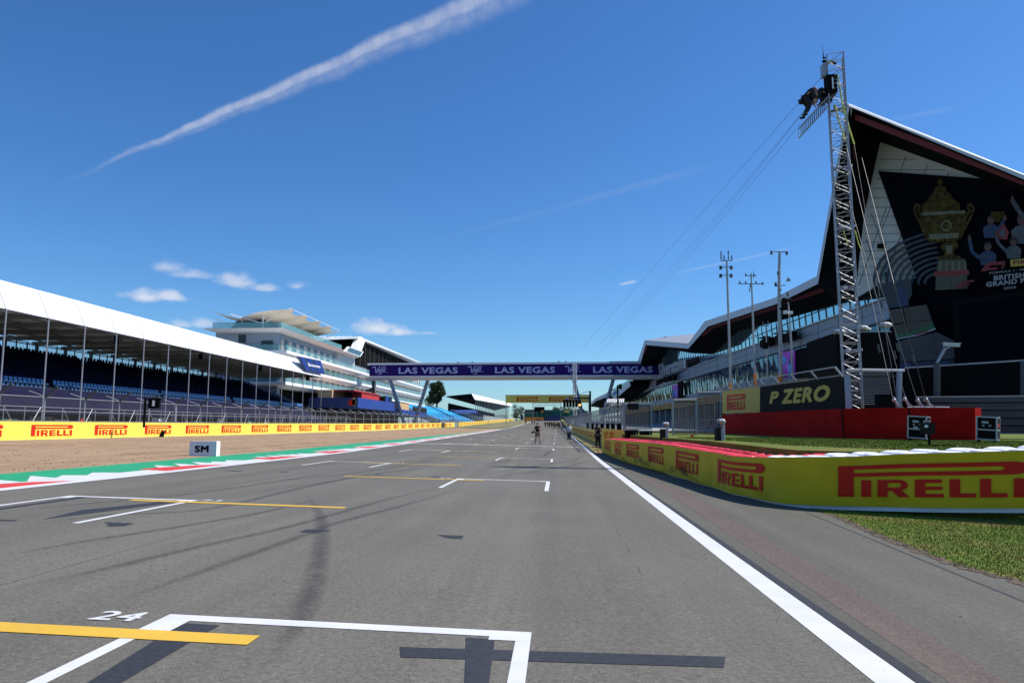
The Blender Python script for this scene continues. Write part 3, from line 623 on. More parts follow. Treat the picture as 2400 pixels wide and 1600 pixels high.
# stepped seating
NR=14; X0=-45.8; XS=-.76; Z0=5.0; ZS=.31
b=MB()
for i in range(NR):
    x=X0+XS*i; z=Z0+ZS*i; b.box(x+XS,x,bays[0]-2,GY1,z-.6,z,'dark_steel')
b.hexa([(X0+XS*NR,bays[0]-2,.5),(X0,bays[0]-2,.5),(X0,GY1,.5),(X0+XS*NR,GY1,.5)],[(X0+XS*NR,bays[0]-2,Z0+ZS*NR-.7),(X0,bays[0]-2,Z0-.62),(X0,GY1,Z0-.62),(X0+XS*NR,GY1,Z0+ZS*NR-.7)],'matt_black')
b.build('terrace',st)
def seatmesh(m):
    s=MB(); s.hexa([(-.22,-.2,.30),(.18,-.2,.34),(.18,.2,.34),(-.22,.2,.30)],[(-.22,-.2,.36),(.2,-.2,.40),(.2,.2,.40),(-.22,.2,.36)],m)
    s.hexa([(-.26,-.2,.32),(-.2,-.2,.32),(-.2,.2,.32),(-.26,.2,.32)],[(-.36,-.19,.78),(-.31,-.19,.80),(-.31,.19,.80),(-.36,.19,.78)],m)
    s.bar((-.05,0,0),(-.05,0,.33),.05,.3,m); return s
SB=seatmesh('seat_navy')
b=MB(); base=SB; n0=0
b.mn=['seat_navy','seat_blue_lit']
front=seatmesh('seat_blue_lit').mesh('seat'); 
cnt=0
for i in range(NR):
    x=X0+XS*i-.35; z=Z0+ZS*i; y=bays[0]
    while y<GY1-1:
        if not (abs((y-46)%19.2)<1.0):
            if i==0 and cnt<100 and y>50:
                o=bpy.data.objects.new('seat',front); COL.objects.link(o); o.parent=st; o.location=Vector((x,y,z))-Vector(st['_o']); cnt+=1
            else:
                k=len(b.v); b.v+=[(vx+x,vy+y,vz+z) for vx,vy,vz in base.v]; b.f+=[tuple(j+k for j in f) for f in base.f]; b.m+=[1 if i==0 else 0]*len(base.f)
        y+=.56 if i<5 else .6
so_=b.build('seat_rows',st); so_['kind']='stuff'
b=MB(); xr=X0+XS*NR-.3; zt=Z0+ZS*NR
y=bays[0]
while y<GY1: b.bar((xr,y,zt-.2),(xr,y,zt+1.25),.03,.03,'mullion'); y+=.22
for y in [bays[0]+1.6*i for i in range(int((GY1-bays[0])/1.6))]: b.bar((xr,y,zt-.2),(xr,y,zt+1.3),.1,.1,'dark_steel')
b.bar((xr,bays[0],zt+1.25),(xr,GY1,zt+1.25),.07,.07,'dark_steel'); b.build('rear_railing',st)
# navy tarpaulin over the lower tier
b=MB(); n=24
for i in range(n):
    a=bays[0]-2+(GY1-bays[0])*i/n; c=bays[0]-2+(GY1-bays[0])*(i+1)/n
    za=Z0-.05; 
    for k in range(3):
        xa=-45.75+2.9*k/3; xc=-45.75+2.9*(k+1)/3; z_a=za-1.75*k/3-.06*math.sin(k*2); z_c=za-1.75*(k+1)/3-.06*math.sin((k+1)*2)
        b.poly([(xa,a,z_a),(xc,a,z_c-.03*(i%2)),(xc,c,z_c-.03*((i+1)%2)),(xa,c,z_a)],'tarp_navy')
b.build('tarpaulin',st)
b=MB(); b.box(-42.95,-42.85,bays[0]-2,GY1,2.6,3.3,'tarp_navy'); b.build('tarpaulin_skirt',st)
# printed banners in the shade under the stand
PR=[('print_grey','white_text'),('charcoal','logo_red'),('board_navy','white_text'),('print_green','orange'),('charcoal','cyan_print')]
for i in range(30):
    y=46+i*3.05; a,c=PR[i%5]; b=MB(); X=-42.6; h=R.uniform(1.0,1.7); w=R.uniform(1.6,2.8)
    b.box(X-.06,X,y,y+w,.95,.95+h,a)
    for k in range(R.randint(2,5)):
        yy=y+.15+R.random()*(w-.7); zz=1.1+R.random()*(h-.5); b.poly([(X+.01,yy,zz),(X+.01,yy+R.uniform(.3,.6),zz+.03),(X+.01,yy+R.uniform(.2,.5),zz+R.uniform(.15,.35)),(X+.01,yy+.05,zz+.25)],c if k%2 else 'white_text')
    tag(b.build('printed_banner',None,(X,y,.95)),'small dark printed banner hanging below the left grandstand seating','banner','printed banners below the left grandstand')
b=MB(); b.box(-43.6,-43.5,40,134,.5,3.4,'matt_black'); b.build('undercroft_shade',st)  # black sheet paints the shade of the open space under the seating
for i,y in enumerate((69,86,104,124)):
    b=MB(); x=L0-.2; b.bar((x,y,zr0),(x,y,zr0-.5),.08,.08,'black'); b.box(x-.25,x+.25,y-.3,y+.3,zr0-.95,zr0-.4,'black'); b.box(x-.1,x+.35,y-.5,y-.35,zr0-.8,zr0-.3,'black'); b.build('loudspeaker',st,(x,y,zr0))
# blue advertising panel at the far end of the roof
def onL(u,v,L=-42.): return pl(u,v,L)
P=[onL(u,v,-41.8) for u,v in ((698,834),(751,845),(763,877),(718,868))]
b=MB(); b.prism(P,(-.3,0,0),'navy')
f=quad_map(P[3]+Vector((.02,0,0)),P[2]+Vector((.02,0,0)),P[1]+Vector((.02,0,0)),P[0]+Vector((.02,0,0)))
for a0 in (.02,.32,.62,.80):
    b.poly([f(a0,.02),f(a0+.13,.02),f(a0+.22,.98),f(a0+.09,.98)],'blue_panel')
f2=lambda a,q:f(a,q)+Vector((.02,0,0))
decal(b,text2d('HEINEKEN'[:0]+'MOTORS PORT'.replace(' ',''),.03),lambda a,q:f2(.40+.48*a,.40+.2*q-.05*0),'white_text') if False else None
for k in range(9): b.poly([f2(.38+.052*k,.42),f2(.42+.052*k,.42),f2(.42+.052*k,.56),f2(.38+.052*k,.56)],'white_text')
b.poly([f2(.26,.38),f2(.33,.38),f2(.36,.55),f2(.31,.68),f2(.27,.52)],'white_text')
tag(b.build('advertising_panel',None,tuple(P[0])),'slanted blue panel with a white mark at the far end of the left stand roof','panel')
# ------------------------------------------------------------------ number board and SM board
b=thing('number_board','black electronic board showing a white number 1 above the left yellow wall','board',tuple(at(345,986,53)))
c=at(362,945,53); p=at(338,985,53); q=MB()
q.bar((p.x,53,p.z-.5),(p.x,53,c.z+.45),.12,.12,'black'); q.bar((p.x,53,c.z+.3),(c.x,53,c.z+.3),.06,.06,'black'); q.build('post',b)
q=MB(); q.box(c.x-.43,c.x+.43,52.9,53.1,c.z-.37,c.z+.37,'black'); q.box(c.x-.36,c.x+.36,52.88,52.9,c.z-.30,c.z+.30,'soffit_dark'); q.bar((c.x,53,c.z+.37),(c.x,53,c.z+.75),.05,.05,'dark_steel')
decal(q,text2d('1',.04),lambda a,k:(c.x-.1+.2*a,52.87,c.z-.2+.42*k),'white_text'); q.build('display',b)
P0=gp(461,1067); P1=gp(527,1066); z=.5
zz=.48
b=MB(); d=(P1-P0); d.z=0; dn=Vector((d.y,-d.x,0)).normalized()
c0=Vector((-14.95,29.8,g(-15,30)-.02)); c1=c0+Vector((1.07,.10,0)); top=.60
b.prism([c0,c1,c1+Vector((0,0,top)),c0+Vector((.0,0,top))],(.0,.34,0),'sm_shade_grey')
f=lambda a,q:c0+Vector((.22+.56*a,-.012+.06*(.22+.56*a)*0,0))+Vector((0,.093*(.22+.56*a)-.0,.15+.28*q))
decal(b,text2d('SM',.05),f,'black')
b.poly([c1+Vector((.012,0,.0)),c1+Vector((.012,.33,.0)),c1+Vector((.012,.33,top)),c1+Vector((.012,0,top))],'white_slab')  # white sheet paints the sunlit right end of the block
tag(b.build('marker_board',None,tuple(c0)),'low white block marked SM, its shaded sides painted grey, standing on the gravel beside the kerb','marker')
# ------------------------------------------------------------------ trackside hotel
HT=thing('hotel_building','white and grey trackside hotel with long glass balconies behind the left grandstand','building',(-52,135,1))
HX=-50.
def hotel(y0,y1,zsl,top,x_wall,first):
    # slabs
    for i,z in enumerate(zsl):
        b=MB(); b.hexa([(HX-10,y0-.2,z-1.1),(HX-.9,y0+.8,z-1.1),(HX-.9,y1,z-1.1),(HX-10,y1,z-1.1)],[(HX-10,y0-1.15,z-.55),(HX-.03,y0-1.15,z-.55),(HX-.03,y1,z-.55),(HX-10,y1,z-.55)],'white_slab'); b.box(HX-10,HX,y0-1.2,y1,z-.55,z,'white_slab'); b.build('balcony_slab',HT)
        b=MB(); b.box(HX-.12,HX-.08,y0-1.1,y1,z+.02,z+.95,'balustrade'); b.box(HX-10,HX-.15,y0-1.1,y0-1.06,z+.02,z+1.1,'balustrade'); b.bar((HX-.1,y0-1.1,z+1.12),(HX-.1,y1,z+1.12),.06,.05,'steel'); b.build('balustrade',HT)
    ztop=top; zz=[z for z in zsl]+[]
    for i,z in enumerate(zsl):
        zt=top-1.3 if i==0 else zsl[i-1]-.78
        b=MB(); b.box(x_wall-14,x_wall,y0+.8,y1,z+.01,zt,'cream_wall' if i else 'cream_wall'); b.build('facade_wall',HT)
        wm=None; y=y0+2.2
        while y<y1-2:
            if wm is None:
                w=MB(); w.box(-.05,.03,0,2.3,0,2.3,'mullion'); w.box(.031,.05,.1,1.12,.1,2.2,'window_dark'); w.box(.031,.05,1.2,2.2,.1,2.2,'window_dark'); wm=w.mesh('window')
            o=bpy.data.objects.new('window',wm); COL.objects.link(o); o.parent=HT; o.location=Vector((x_wall,y,z+.03))-Vector(HT['_o']); 
            y+=4.35
hotel(136,199,[15.75,12.85,9.95],19.3,-51.8,True)
# camera side of the near block: grey cladding with a window and a dark strip
b=MB(); b.box(-64,-51.9,135.6,137,.5,19.3,'clad_grey')
for i in range(8): b.box(-64,-51.8,135.56,135.6,16.0-2*i-.02,16.04-2*i,'mullion')
b.build('end_wall',HT)
for (u0,u1,v0,v1) in ((559,576,784,803),(612,639,798,813),(608,655,870,890)):
    A=at(u0,v1,135.5); B=at(u1,v0,135.5); b=MB(); b.box(A.x,B.x,135.4,135.56,A.z,B.z,'mullion')
    n=3; 
    for k in range(n): b.box(A.x+.1+(B.x-A.x-.1)*k/n,A.x+(B.x-A.x)*(k+1)/n,135.36,135.4,A.z+.1,B.z-.1,'window_dark')
    b.build('window',HT,(A.x,135.4,A.z))
b=MB(); b.box(HX-14,HX-1.82,136.8,199,18.0,19.3,'clad_grey'); b.build('upper_cladding',HT)
b=MB(); b.hexa([(-63.5,133.5,19.1),(HX-.6,133.5,19.1),(HX-.6,186,19.1),(-63.5,186,19.1)],[(-65,132,19.55),(HX+.3,132,19.55),(HX+.3,186,19.55),(-65,186,19.55)],'white_slab'); b.build('roof_slab',HT)
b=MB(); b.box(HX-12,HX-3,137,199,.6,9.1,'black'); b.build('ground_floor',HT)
b=MB(); 
for (xa,xb,ya,yb) in ((-63.5,HX-.6,133,133.05),(HX-.65,HX-.6,133,172)): b.box(xa,xb,ya,yb,19.6,20.8,'balustrade')
b.build('roof_balustrade',HT)
b=MB(); b.hexa([(-63.5,139,19.5),(-55,139,19.5),(-55,165,19.5),(-63.5,165,19.5)],[(-62.5,141,22.2),(-57,141,22.2),(-57,163,22.2),(-62.5,163,22.2)],'navy'); b.build('rooftop_bar',HT)
# far block beyond the dark stair tower
hotel(205,281,[16.5,13.3,10.1],19.6,-51.8,False)
b=MB(); b.box(HX-14,HX-1.82,206,279,18.3,19.6,'cream_wall'); b.build('upper_cladding',HT)
b=MB(); b.box(HX-14,HX-.6,199.2,205,.6,18.9,'soffit_dark'); b.build('stair_tower',HT)
# louvred upper volume and folded white roof
b=MB(); b.box(-60,HX-1.2,187,262,17.5,24.0,'soffit_dark')
for i in range(16): b.box(HX-1.18,HX-1.02,187,262,17.8+.38*i,17.95+.38*i,'charcoal')
for i in range(14): b.box(HX-1.02,HX-.96,190+5*i,190.25+5*i,17.6,24,'dark_steel')
b.build('louvred_wall',HT)
b=MB(); b.hexa([(-80,185.5,24.0),(HX-.2,185.5,24.0),(HX+2.0,266,24.0),(-80,266,24.0)],[(-80,185.5,24.5),(HX-.2,185.5,24.5),(HX+2.2,268,24.5),(-80,268,24.5)],'white_slab')
b.build('upper_roof',HT)
b=MB(); b.hexa([(-80,152,19.56),(HX-1.2,152,19.56),(HX-.2,185.5,24.0),(-80,185.5,24.0)],[(-80,152,19.7),(HX-1.2,152,19.7),(HX-.2,185.5,24.5),(-80,185.5,24.5)],'roof_metal')
for i in range(26): b.bar((HX-2-1.1*i,152.5,19.78),(HX-2-1.1*i,185.4,24.55),.07,.12,'fascia_grey')
b.build('pitched_roof',HT)
P=[pl(808,822,-49.6),pl(812,786.5,-49.6),pl(829,791,-49.6),pl(823,800,-49.6),pl(812,822,-49.6)]
b=MB(); a=[Vector((-49.7,179.5,19.3)),Vector((-49.7,186,24.55)),Vector((-49.7,190,24.1)),Vector((-49.7,184.6,19.2))]
b.prism(a,(-1.6,0,0),'white_slab'); b.build('folded_edge',HT)
b=MB(); P=[pl(u,v,-49.4) for u,v in ((818,812),(852,824),(845,836),(809,823))]
b.prism(P,(-.5,0,0),'white_slab'); f=quad_map(P[3]+Vector((.02,.0,0)),P[2]+Vector((.02,0,0)),P[1]+Vector((.02,0,0)),P[0]+Vector((.02,0,0)))
b.poly([f(.06,.1),f(.94,.1),f(.94,.9),f(.06,.9)],'glass_dark'); b.build('angled_window',HT)
b=MB(); b.box(HX-2,HX-1.5,172,199,16.2,19.3,'clad_light'); b.build('pale_wall',HT)
# tensile canopy: a row of peaked sails on struts
b=MB(); nx,ny=12,30; X0c,X1c,Y0c,Y1c=-66,-51.5,139,172
def cz(i,j):
    x=i/nx; y=j/ny; ph=abs(math.sin(math.pi*y*4))          # valleys at multiples of 1/4
    edge=(x-.35)/.65 if x>.35 else (.35-x)/.35*.8
    return 22.3+1.8*abs(edge)**1.2*(1-.10*ph)-.28*ph
pts={}
for i in range(nx+1):
    for j in range(ny+1):
        x=i/nx; y=j/ny; ph=abs(math.sin(math.pi*y*4)); inset=.5*ph*(x>.98)-.5*ph*(x<.02)
        pts[i,j]=(X0c+(X1c-X0c)*x-inset+ (1.2 if x>.98 else 0)*(1-ph),Y0c+(Y1c-Y0c)*y-(3.0*abs(math.cos(math.pi*x*1.5))*(1 if j==0 else 0)),cz(i,j))
for i in range(nx):
    for j in range(ny): b.poly([pts[i,j],pts[i+1,j],pts[i+1,j+1],pts[i,j+1]],'fabric')
b.build('fabric_canopy',HT,(0,0,0),True)
for j in range(5):
    y=139.3+8.2*j; b=MB(); b.tube((-56.5,y,19.5),(-56.5,y,23.0),.13,'white_slab',6); b.tube((-56.5,y,21.4),(-51.3,y-.2,24.3),.08,'white_slab',5); b.tube((-56.5,y,21.4),(-63,y,23.3),.08,'white_slab',5); b.build('canopy_mast',HT,(-56.5,y,19.5))
b=MB()
for x in (-66,-61,-56): b.tube((x,139,22.6),(-60.9,144,19.6),.07,'white_slab',5)
b.tube((-51.3,139,24.3),(-51.3,172,24.3),.05,'white_slab',5); b.build('canopy_edge_tube',HT)
# ------------------------------------------------------------------ navy hospitality deck in front of the hotel
HD=thing('hospitality_deck','dark blue hospitality deck with a red bull emblem below the hotel','platform',(-44,148,1))
b=MB(); b.box(-50,-40,148,182,5.5,7.5,'navy'); b.hexa([(-50,182,4.9),(-40,182,4.9),(-40,228,4.7),(-50,228,4.7)],[(-50,182,6.3),(-40,182,6.3),(-40,228,5.9),(-50,228,5.9)],'blue_panel')
b.box(-40.02,-39.98,148,182,5.5,7.55,'blue_panel'); b.build('parapet',HD)
def bull(b,f):
    b.poly([f(*q) for q in arc(.78,.55,.30,.5,90,270,10)[::-1]+[(.86,.05),(.86,1.05)]],'sun_yellow')
    b.poly([f(*q) for q in ((.02,.25),(.12,.18),(.28,.12),(.40,.05),(.50,.18),(.66,.12),(.74,.28),(.78,.5),(.70,.72),(.55,.85),(.40,.80),(.30,.92),(.24,.72),(.10,.62),(.2,.45),(.08,.42))],'logo_red')
b=MB(); bull(b,lambda a,q:(-42.1+2.0*a,147.97,5.7+1.75*q)); b.build('bull_emblem',HD,(-45,147.97,5.7))
b=MB(); b.box(-43.9,-41.8,180,180.2,7.7,9.2,'navy'); b.box(-41.9,-41.75,180,187,7.7,9.2,'blue_panel'); bull(b,lambda a,q:(-43.8+2.0*a,179.96,7.75+1.4*q)); b.tube((-43.7,180.1,6),(-43.7,180.1,7.8),.08,'dark_steel'); b.tube((-41.8,186,6),(-41.8,186,7.8),.08,'dark_steel')
b.build('emblem_sign',HD,(-43,180,7.7))
for i in range(12):
    y=150+6.8*i; p=MB(); p.tube((-41,y,1),(-41,y,5.4 if y<180 else 4.8),.12,'dark_steel'); p.build('support_post',HD,(-41,y,1))
b=MB(); b.box(-49.5,-49,148.3,228,1,5.3,'matt_black'); b.build('undercroft',HD)
b=thing('bar_booth','wooden bar booth with red awning on the blue hospitality deck','booth',(-46,150,7.5))
q=MB(); q.box(-49.5,-46.5,152,168,7.5,9.3,'booth_wood'); q.build('counter',b); q=MB(); q.box(-46.6,-42.2,153,176,9.1,9.35,'awning_red'); q.box(-44.5,-42.4,160,176,7.5,9.1,'awning_red'); q.build('awning',b)
b=thing('bar_booth','pale wooden booth with crowd fencing at the far end of the blue deck','booth',(-44,206,5.9))
q=MB(); q.box(-44,-41,193,205,6.0,8.2,'booth_wood'); q.build('counter',b); q=MB(); q.box(-44.2,-40.8,192.6,205.4,8.2,8.4,'white_slab'); q.build('awning',b)
b=thing('rail_fence','dark slatted rail along the far end of the blue deck','fence',(-40,207,6))
q=MB()
for i in range(44): q.bar((-40.1,206+.5*i,5.8),(-40.1,206+.5*i,7.5),.06,.06,'mullion')
q.box(-40.2,-40.05,206,228,6.1,7.4,'charcoal'); q.build('slat',b)
# ------------------------------------------------------------------ open stand with bright blue seats, and the far covered stand
OS=thing('grandstand','open grandstand of bright sky blue seats beyond the bridge','grandstand',(-45,232,1.5))
def bigstand(t,x0,x1,y0,y1,z0,z1,nr,m,gaps):
    b=MB()
    for i in range(nr):
        x=x0+(x1-x0)*i/nr; z=z0+(z1-z0)*i/nr; b.box(x+(x1-x0)/nr,x,y0+1.5*i*0,y1,z-1.2,z,'dull_steel')
    b.build('terrace',t)
    b=MB(); e=R
    for i in range(nr):
        x=x0+(x1-x0)*(i+.5)/nr; z=z0+(z1-z0)*i/nr; y=y0+.5
        while y<y1:
            if e.random()>.04 and (y-y0)%gaps>1.0: b.poly([(x+.22,y,z+.42),(x+.22,y+.48,z+.42),(x-.2,y+.48,z+.5),(x-.2,y,z+.5)],m); b.poly([(x-.2,y,z+.45),(x-.2,y+.48,z+.45),(x-.3,y+.48,z+.92),(x-.3,y,z+.92)],m)
            y+=.56
    o=b.build('seat_rows',t); o['kind']='stuff'
bigstand(OS,-36.5,-53,232,345,3.6,9.8,20,'seat_cyan',19)
b=MB(); 
for i in range(56): b.bar((-53.4,232+2*i,9.5),(-53.4,232+2*i,10.9),.06,.06,'dull_steel')
b.box(-53.5,-53.4,232,345,9.5,10.7,'wire_mesh'); b.build('rear_railing',OS)
b=MB(); 
for k,(ya) in enumerate((262,)): 
    for i in range(20): b.bar((-36.5-.83*i,ya+1.9*i,3.9+.31*i),(-36.5-.83*i,ya+1.9*i,5.2+.31*i),.08,.08,'charcoal')
    b.bar((-36.5,ya,5.0),(-53,ya+38,11.2),.12,.3,'charcoal')
b.build('stair_rail',OS)
FS=thing('grandstand','far covered grandstand with a sloping white roof beyond the sky blue seats','grandstand',(-40,350,3.8))
Pt=[at(1105.5,922.6,345),at(1199,945,620)]; Pb=[at(1113,936,345),at(1199,952,620)]
b=MB(); b.poly([Pb[0],Pb[1],Pt[1],Pt[0]],'white_sheet'); b.poly([Pt[0],Pt[1],Pt[1]+Vector((-1,0,0)),Pt[0]+Vector((-1,0,0))],'white_sheet'); b.build('fascia',FS)
A=at(1046,928.5,345); b=MB(); b.poly([Pt[0]+Vector((0,.1,.1)),A+Vector((0,0,.1)),A+Vector((0,270,0)),Pt[1]+Vector((0,0,.1))],'roof_metal'); b.poly([Pb[0],at(1046,930,345),at(1046,930,345)+Vector((0,270,0)),Pb[1]],'soffit_dark'); b.poly([Pb[0],Pt[0],A,at(1046,930,345)],'soffit_dark'); b.build('roof',FS)
bigstand(FS,-34,-50,347,560,6.0,10.5,14,'seat_navy',25)
b=MB(); b.box(-51,-50.6,347,600,5,13,'soffit_dark'); b.build('rear_wall',FS)
for i in range(30):
    y=347+8*i; zt=Pb[0].z+(Pb[1].z-Pb[0].z)*(y-345)/275; p=MB(); p.tube((Pb[0].x+.2+(Pb[1].x-Pb[0].x)*(y-345)/275,y,4),(Pb[0].x+.2+(Pb[1].x-Pb[0].x)*(y-345)/275,y,zt),.14,'steel',5); p.build('front_pole',FS,(0,y,0))
b=MB(); P=[pl(u,v,-35) for u,v in ((1063,960.5),(1112,960),(1122,967),(1071,968))]; b.prism(P,(-.4,0,0),'blue_panel'); b.build('parapet',FS)
q=MB(); P=[pl(u,v,-33.5) for u,v in ((1168,974),(1192,972),(1200,981),(1165,982))]
b=MB(); b.box(-33,-32.6,330,520,4.4,7.2,'soffit_grey'); tag(b.build('hoarding',None,(-33,330,4.4)),'pale grey hoarding behind the far yellow wall','hoarding')
# ------------------------------------------------------------------ bridge over the track
BY=185.
BT=thing('bridge','purple footbridge spanning the track on leaning steel legs','bridge',(-10,BY,1.2))
xl=at(866,852,BY).x; xr=at(1543,852,BY).x; zt=at(1200,850,BY).z
zb1=at(1200,853.5,BY).z; zb2=at(1200,880,BY).z; zb3=at(1200,888.5,BY).z
b=MB(); b.box(xl,xr,BY,BY+4.2,zb2,zt,'purple'); b.build('deck_box',BT)
b=MB(); b.box(xl-.5,xr-12,BY-.12,BY+4.3,zb1,zt+.12,'white_slab'); b.box(xr-12,xr,BY-.12,BY+4.3,zb1,zt+.25,'fascia_grey'); b.box(xl,xr-11,BY-.15,BY,zb2-.25,zb2+.05,'white_slab'); b.box(xr-11,xr,BY-.15,BY,zb2-.25,zb2+.05,'fascia_grey'); b.build('edge_trim',BT)
b=MB(); b.hexa([(xl-1,BY+.5,zb3),(xr,BY+.5,zb3),(xr,BY+3.7,zb3),(xl-1,BY+3.7,zb3)],[(xl-1,BY-.05,zb2-.25),(xr,BY-.05,zb2-.25),(xr,BY+4.2,zb2-.25),(xl-1,BY+4.2,zb2-.25)],'bridge_pale'); b.build('soffit',BT)
def bx_(u): return at(u,865,BY).x
for u0,u1 in ((934,1073),(1160,1301),(1390,1530)):
    b=MB(); z0=at(1200,874.5,BY).z; z1=at(1200,859.5,BY).z; x0=bx_(u0); x1=bx_(u1)
    decal(b,text2d('LAS VEGAS',.035),lambda a,q:(x0+(x1-x0)*a,BY-.03,z0+(z1-z0)*q),'lilac_text'); b.build('sign_lettering',BT,(x0,BY,z0))
for u0 in (873,1097,1325):
    b=MB(); x0=bx_(u0); x1=bx_(u0+37); zA=at(1200,876.5,BY).z; zB=at(1200,856,BY).z
    f=lambda a,q:(x0+(x1-x0)*a,BY-.03,zA+(zB-zA)*q)
    def stroke(pts,w):
        for p,q_ in zip(pts,pts[1:]):
            d=Vector((q_[0]-p[0],q_[1]-p[1])); n=Vector((-d.y,d.x)).normalized()*w; b.poly([f(p[0]-n.x,p[1]-n.y*1.6),f(p[0]+n.x,p[1]+n.y*1.6),f(q_[0]+n.x,q_[1]+n.y*1.6),f(q_[0]-n.x,q_[1]-n.y*1.6)],'lilac_text')
    stroke([(.0,.80),(.10,.92),(.20,.85),(.22,.22),(.26,.22),(.46,.98)],.034)
    decal(b,text2d('egas',.035,.3),lambda a,q:f(.36+.46*a,.12+.52*q+.0*a),'lilac_text')
    stroke([(.82,.30),(.98,.28)],.015); stroke([(.30,.10),(.45,.02),(.62,.12)],.015)
    stroke([(.56,.97),(.84,.97),(.84,.66),(.56,.66),(.56,.97)],.012); decal(b,text2d('LAS',.03),lambda a,q:f(.60+.20*a,.72+.2*q),'lilac_text')
    b.build('script_emblem',BT,(x0,BY,zA))
for (ut,ub,vb,yo) in ((913,950,968,.8),(1004,970,968,3.2),(1344,1372,968,.8),(1438,1405,968,3.2)):
    A=at(ut,886,BY+yo); B=at(ub,vb,BY+yo); B.z=min(B.z,g(B.x,BY)+.3); b=MB(); b.tube(A,B,.46,'leg_steel',10); b.build('leg',BT,tuple(B))
for u in (1072,1106,1310,1326): 
    b=MB(); x=bx_(u); b.box(x-.2,x+.2,BY+1,BY+1.4,zt+.1,zt+.45,'dark_steel'); b.build('roof_fitting',BT,(x,BY,zt))
# ------------------------------------------------------------------ yellow gantry, timing frame and start lights
GT=thing('sponsor_gantry','yellow overhead gantry with two red logos spanning the far track','gantry',(-5,300,3.5))
Y=300.; A=at(1185,943.5,Y); B=at(1379,925.5,Y); b=MB(); b.box(A.x,B.x,Y,Y+1.2,A.z,B.z,'gantry_yellow'); b.box(A.x-.3,B.x+.3,Y-.1,Y+1.3,B.z,B.z+.15,'dull_steel'); b.build('panel',GT)
for u0,u1 in ((1211,1261),(1287,1337)):
    b=MB(); P=at(u0,940.5,Y); Q=at(u1,930,Y); decal(b,LOGO,lambda a,q:(P.x+(Q.x-P.x)*a,Y-.03,P.z+(Q.z-P.z)*q),'logo_red'); b.build('tyre_maker_logo',GT,tuple(P))
for x,w in ((A.x+.2,.12),(B.x+.3,.3)): b=MB(); b.box(x-w,x+w,Y+.2,Y+.8,3,B.z,'dull_steel'); b.build('upright',GT,(x,Y,3))
FG=thing('timing_gantry','thin steel truss frame over the track below the yellow gantry','gantry',(-5,320,3.6))
b=MB(); Y=320; a=at(1249,944,Y); c=at(1315,949,Y)
for z in (a.z,c.z): b.bar((a.x,Y,z),(c.x,Y,z),.2,.2,'dull_steel')
for i in range(5): x=a.x+(c.x-a.x)*i/4; b.bar((x,Y,c.z),(x,Y,a.z),.15,.15,'dull_steel')
b.build('truss',FG)
for x in (a.x,c.x): b=MB(); b.bar((x,Y,3.3),(x,Y,a.z),.25,.25,'dull_steel'); b.build('upright',FG,(x,Y,3.3))
SL=thing('start_light_gantry','black start light arm reaching over the track from the pit wall','start light',tuple(at(1383,985,92)))
Y=92.; b=MB(); p=at(1383,916,Y); b.bar((p.x,Y,g(4,Y)),(p.x,Y,p.z),.22,.22,'black'); b.build('post',SL,(p.x,Y,1))
q1=at(1336,933,Y); b=MB(); b.bar((q1.x,Y,q1.z),(p.x,Y,q1.z),.16,.16,'black'); b.bar((q1.x-.3,Y,q1.z+.1),p,.05,.05,'black'); b.build('arm',SL,tuple(q1))
for u in (1330,1348):
    b=MB(); a=at(u,933,Y); b.box(a.x-.18,a.x+.18,Y-.05,Y+.05,a.z-.35,a.z+.1,'steel'); b.build('bracket',SL,tuple(a))
for k,u in enumerate((1323,1330,1337,1344,1351,1358)):
    b=MB(); a=at(u,945,Y); b.box(a.x-.16,a.x+.16,Y-.1,Y+.1,a.z-.45,a.z+.45,'black')
    for j in range(4): b.tube((a.x,Y-.1,a.z-.33+.22*j),(a.x,Y-.16,a.z-.33+.22*j),.08,'matt_black',8)
    o=b.build('lamp_unit',SL,tuple(a))
    if u in (1358,): 
        l=MB(); l.blob((a.x+.02,Y-.18,a.z-.2),.12,.05,.12,'lamp_red'); l.build('lit_lamp',o,tuple(a))
# thin lattice mast behind the right bridge legs
def lattice(mb,x,y,z0,z1,w,m,n,r1=.03,r2=.015,rot=.6,top=None):
    cs=[(x+w/2*math.sqrt(2)*math.cos(rot+math.pi/2*k),y+w/2*math.sqrt(2)*math.sin(rot+math.pi/2*k)) for k in range(4)]
    tx,ty=top or (0,0)
    def P(k,t): return Vector((cs[k%4][0]+tx*t,cs[k%4][1]+ty*t,z0+(z1-z0)*t))
    for k in range(4): mb.tube(P(k,0),P(k,1),r1,m,6)
    for i in range(n):
        a=i/n; c=(i+1)/n
        for k in range(4):
            mb.tube(P(k,a),P(k+1,a),r2,m,4); 
            if (i+k)%2: mb.tube(P(k,a),P(k+1,c),r2,m,4)
            else: mb.tube(P(k+1,a),P(k,c),r2,m,4)
    for k in range(4): mb.tube(P(k,1),P(k+1,1),r2,m,4)
b=MB(); p=at(1348,980,175); t=at(1349,848,175); lattice(b,p.x,175,1.5,t.z,.7,'clad_light',22,.05,.025)
tag(b.build('lattice_mast',None,(p.x,175,1.5)),'slim silver lattice mast rising in front of the purple bridge','mast')
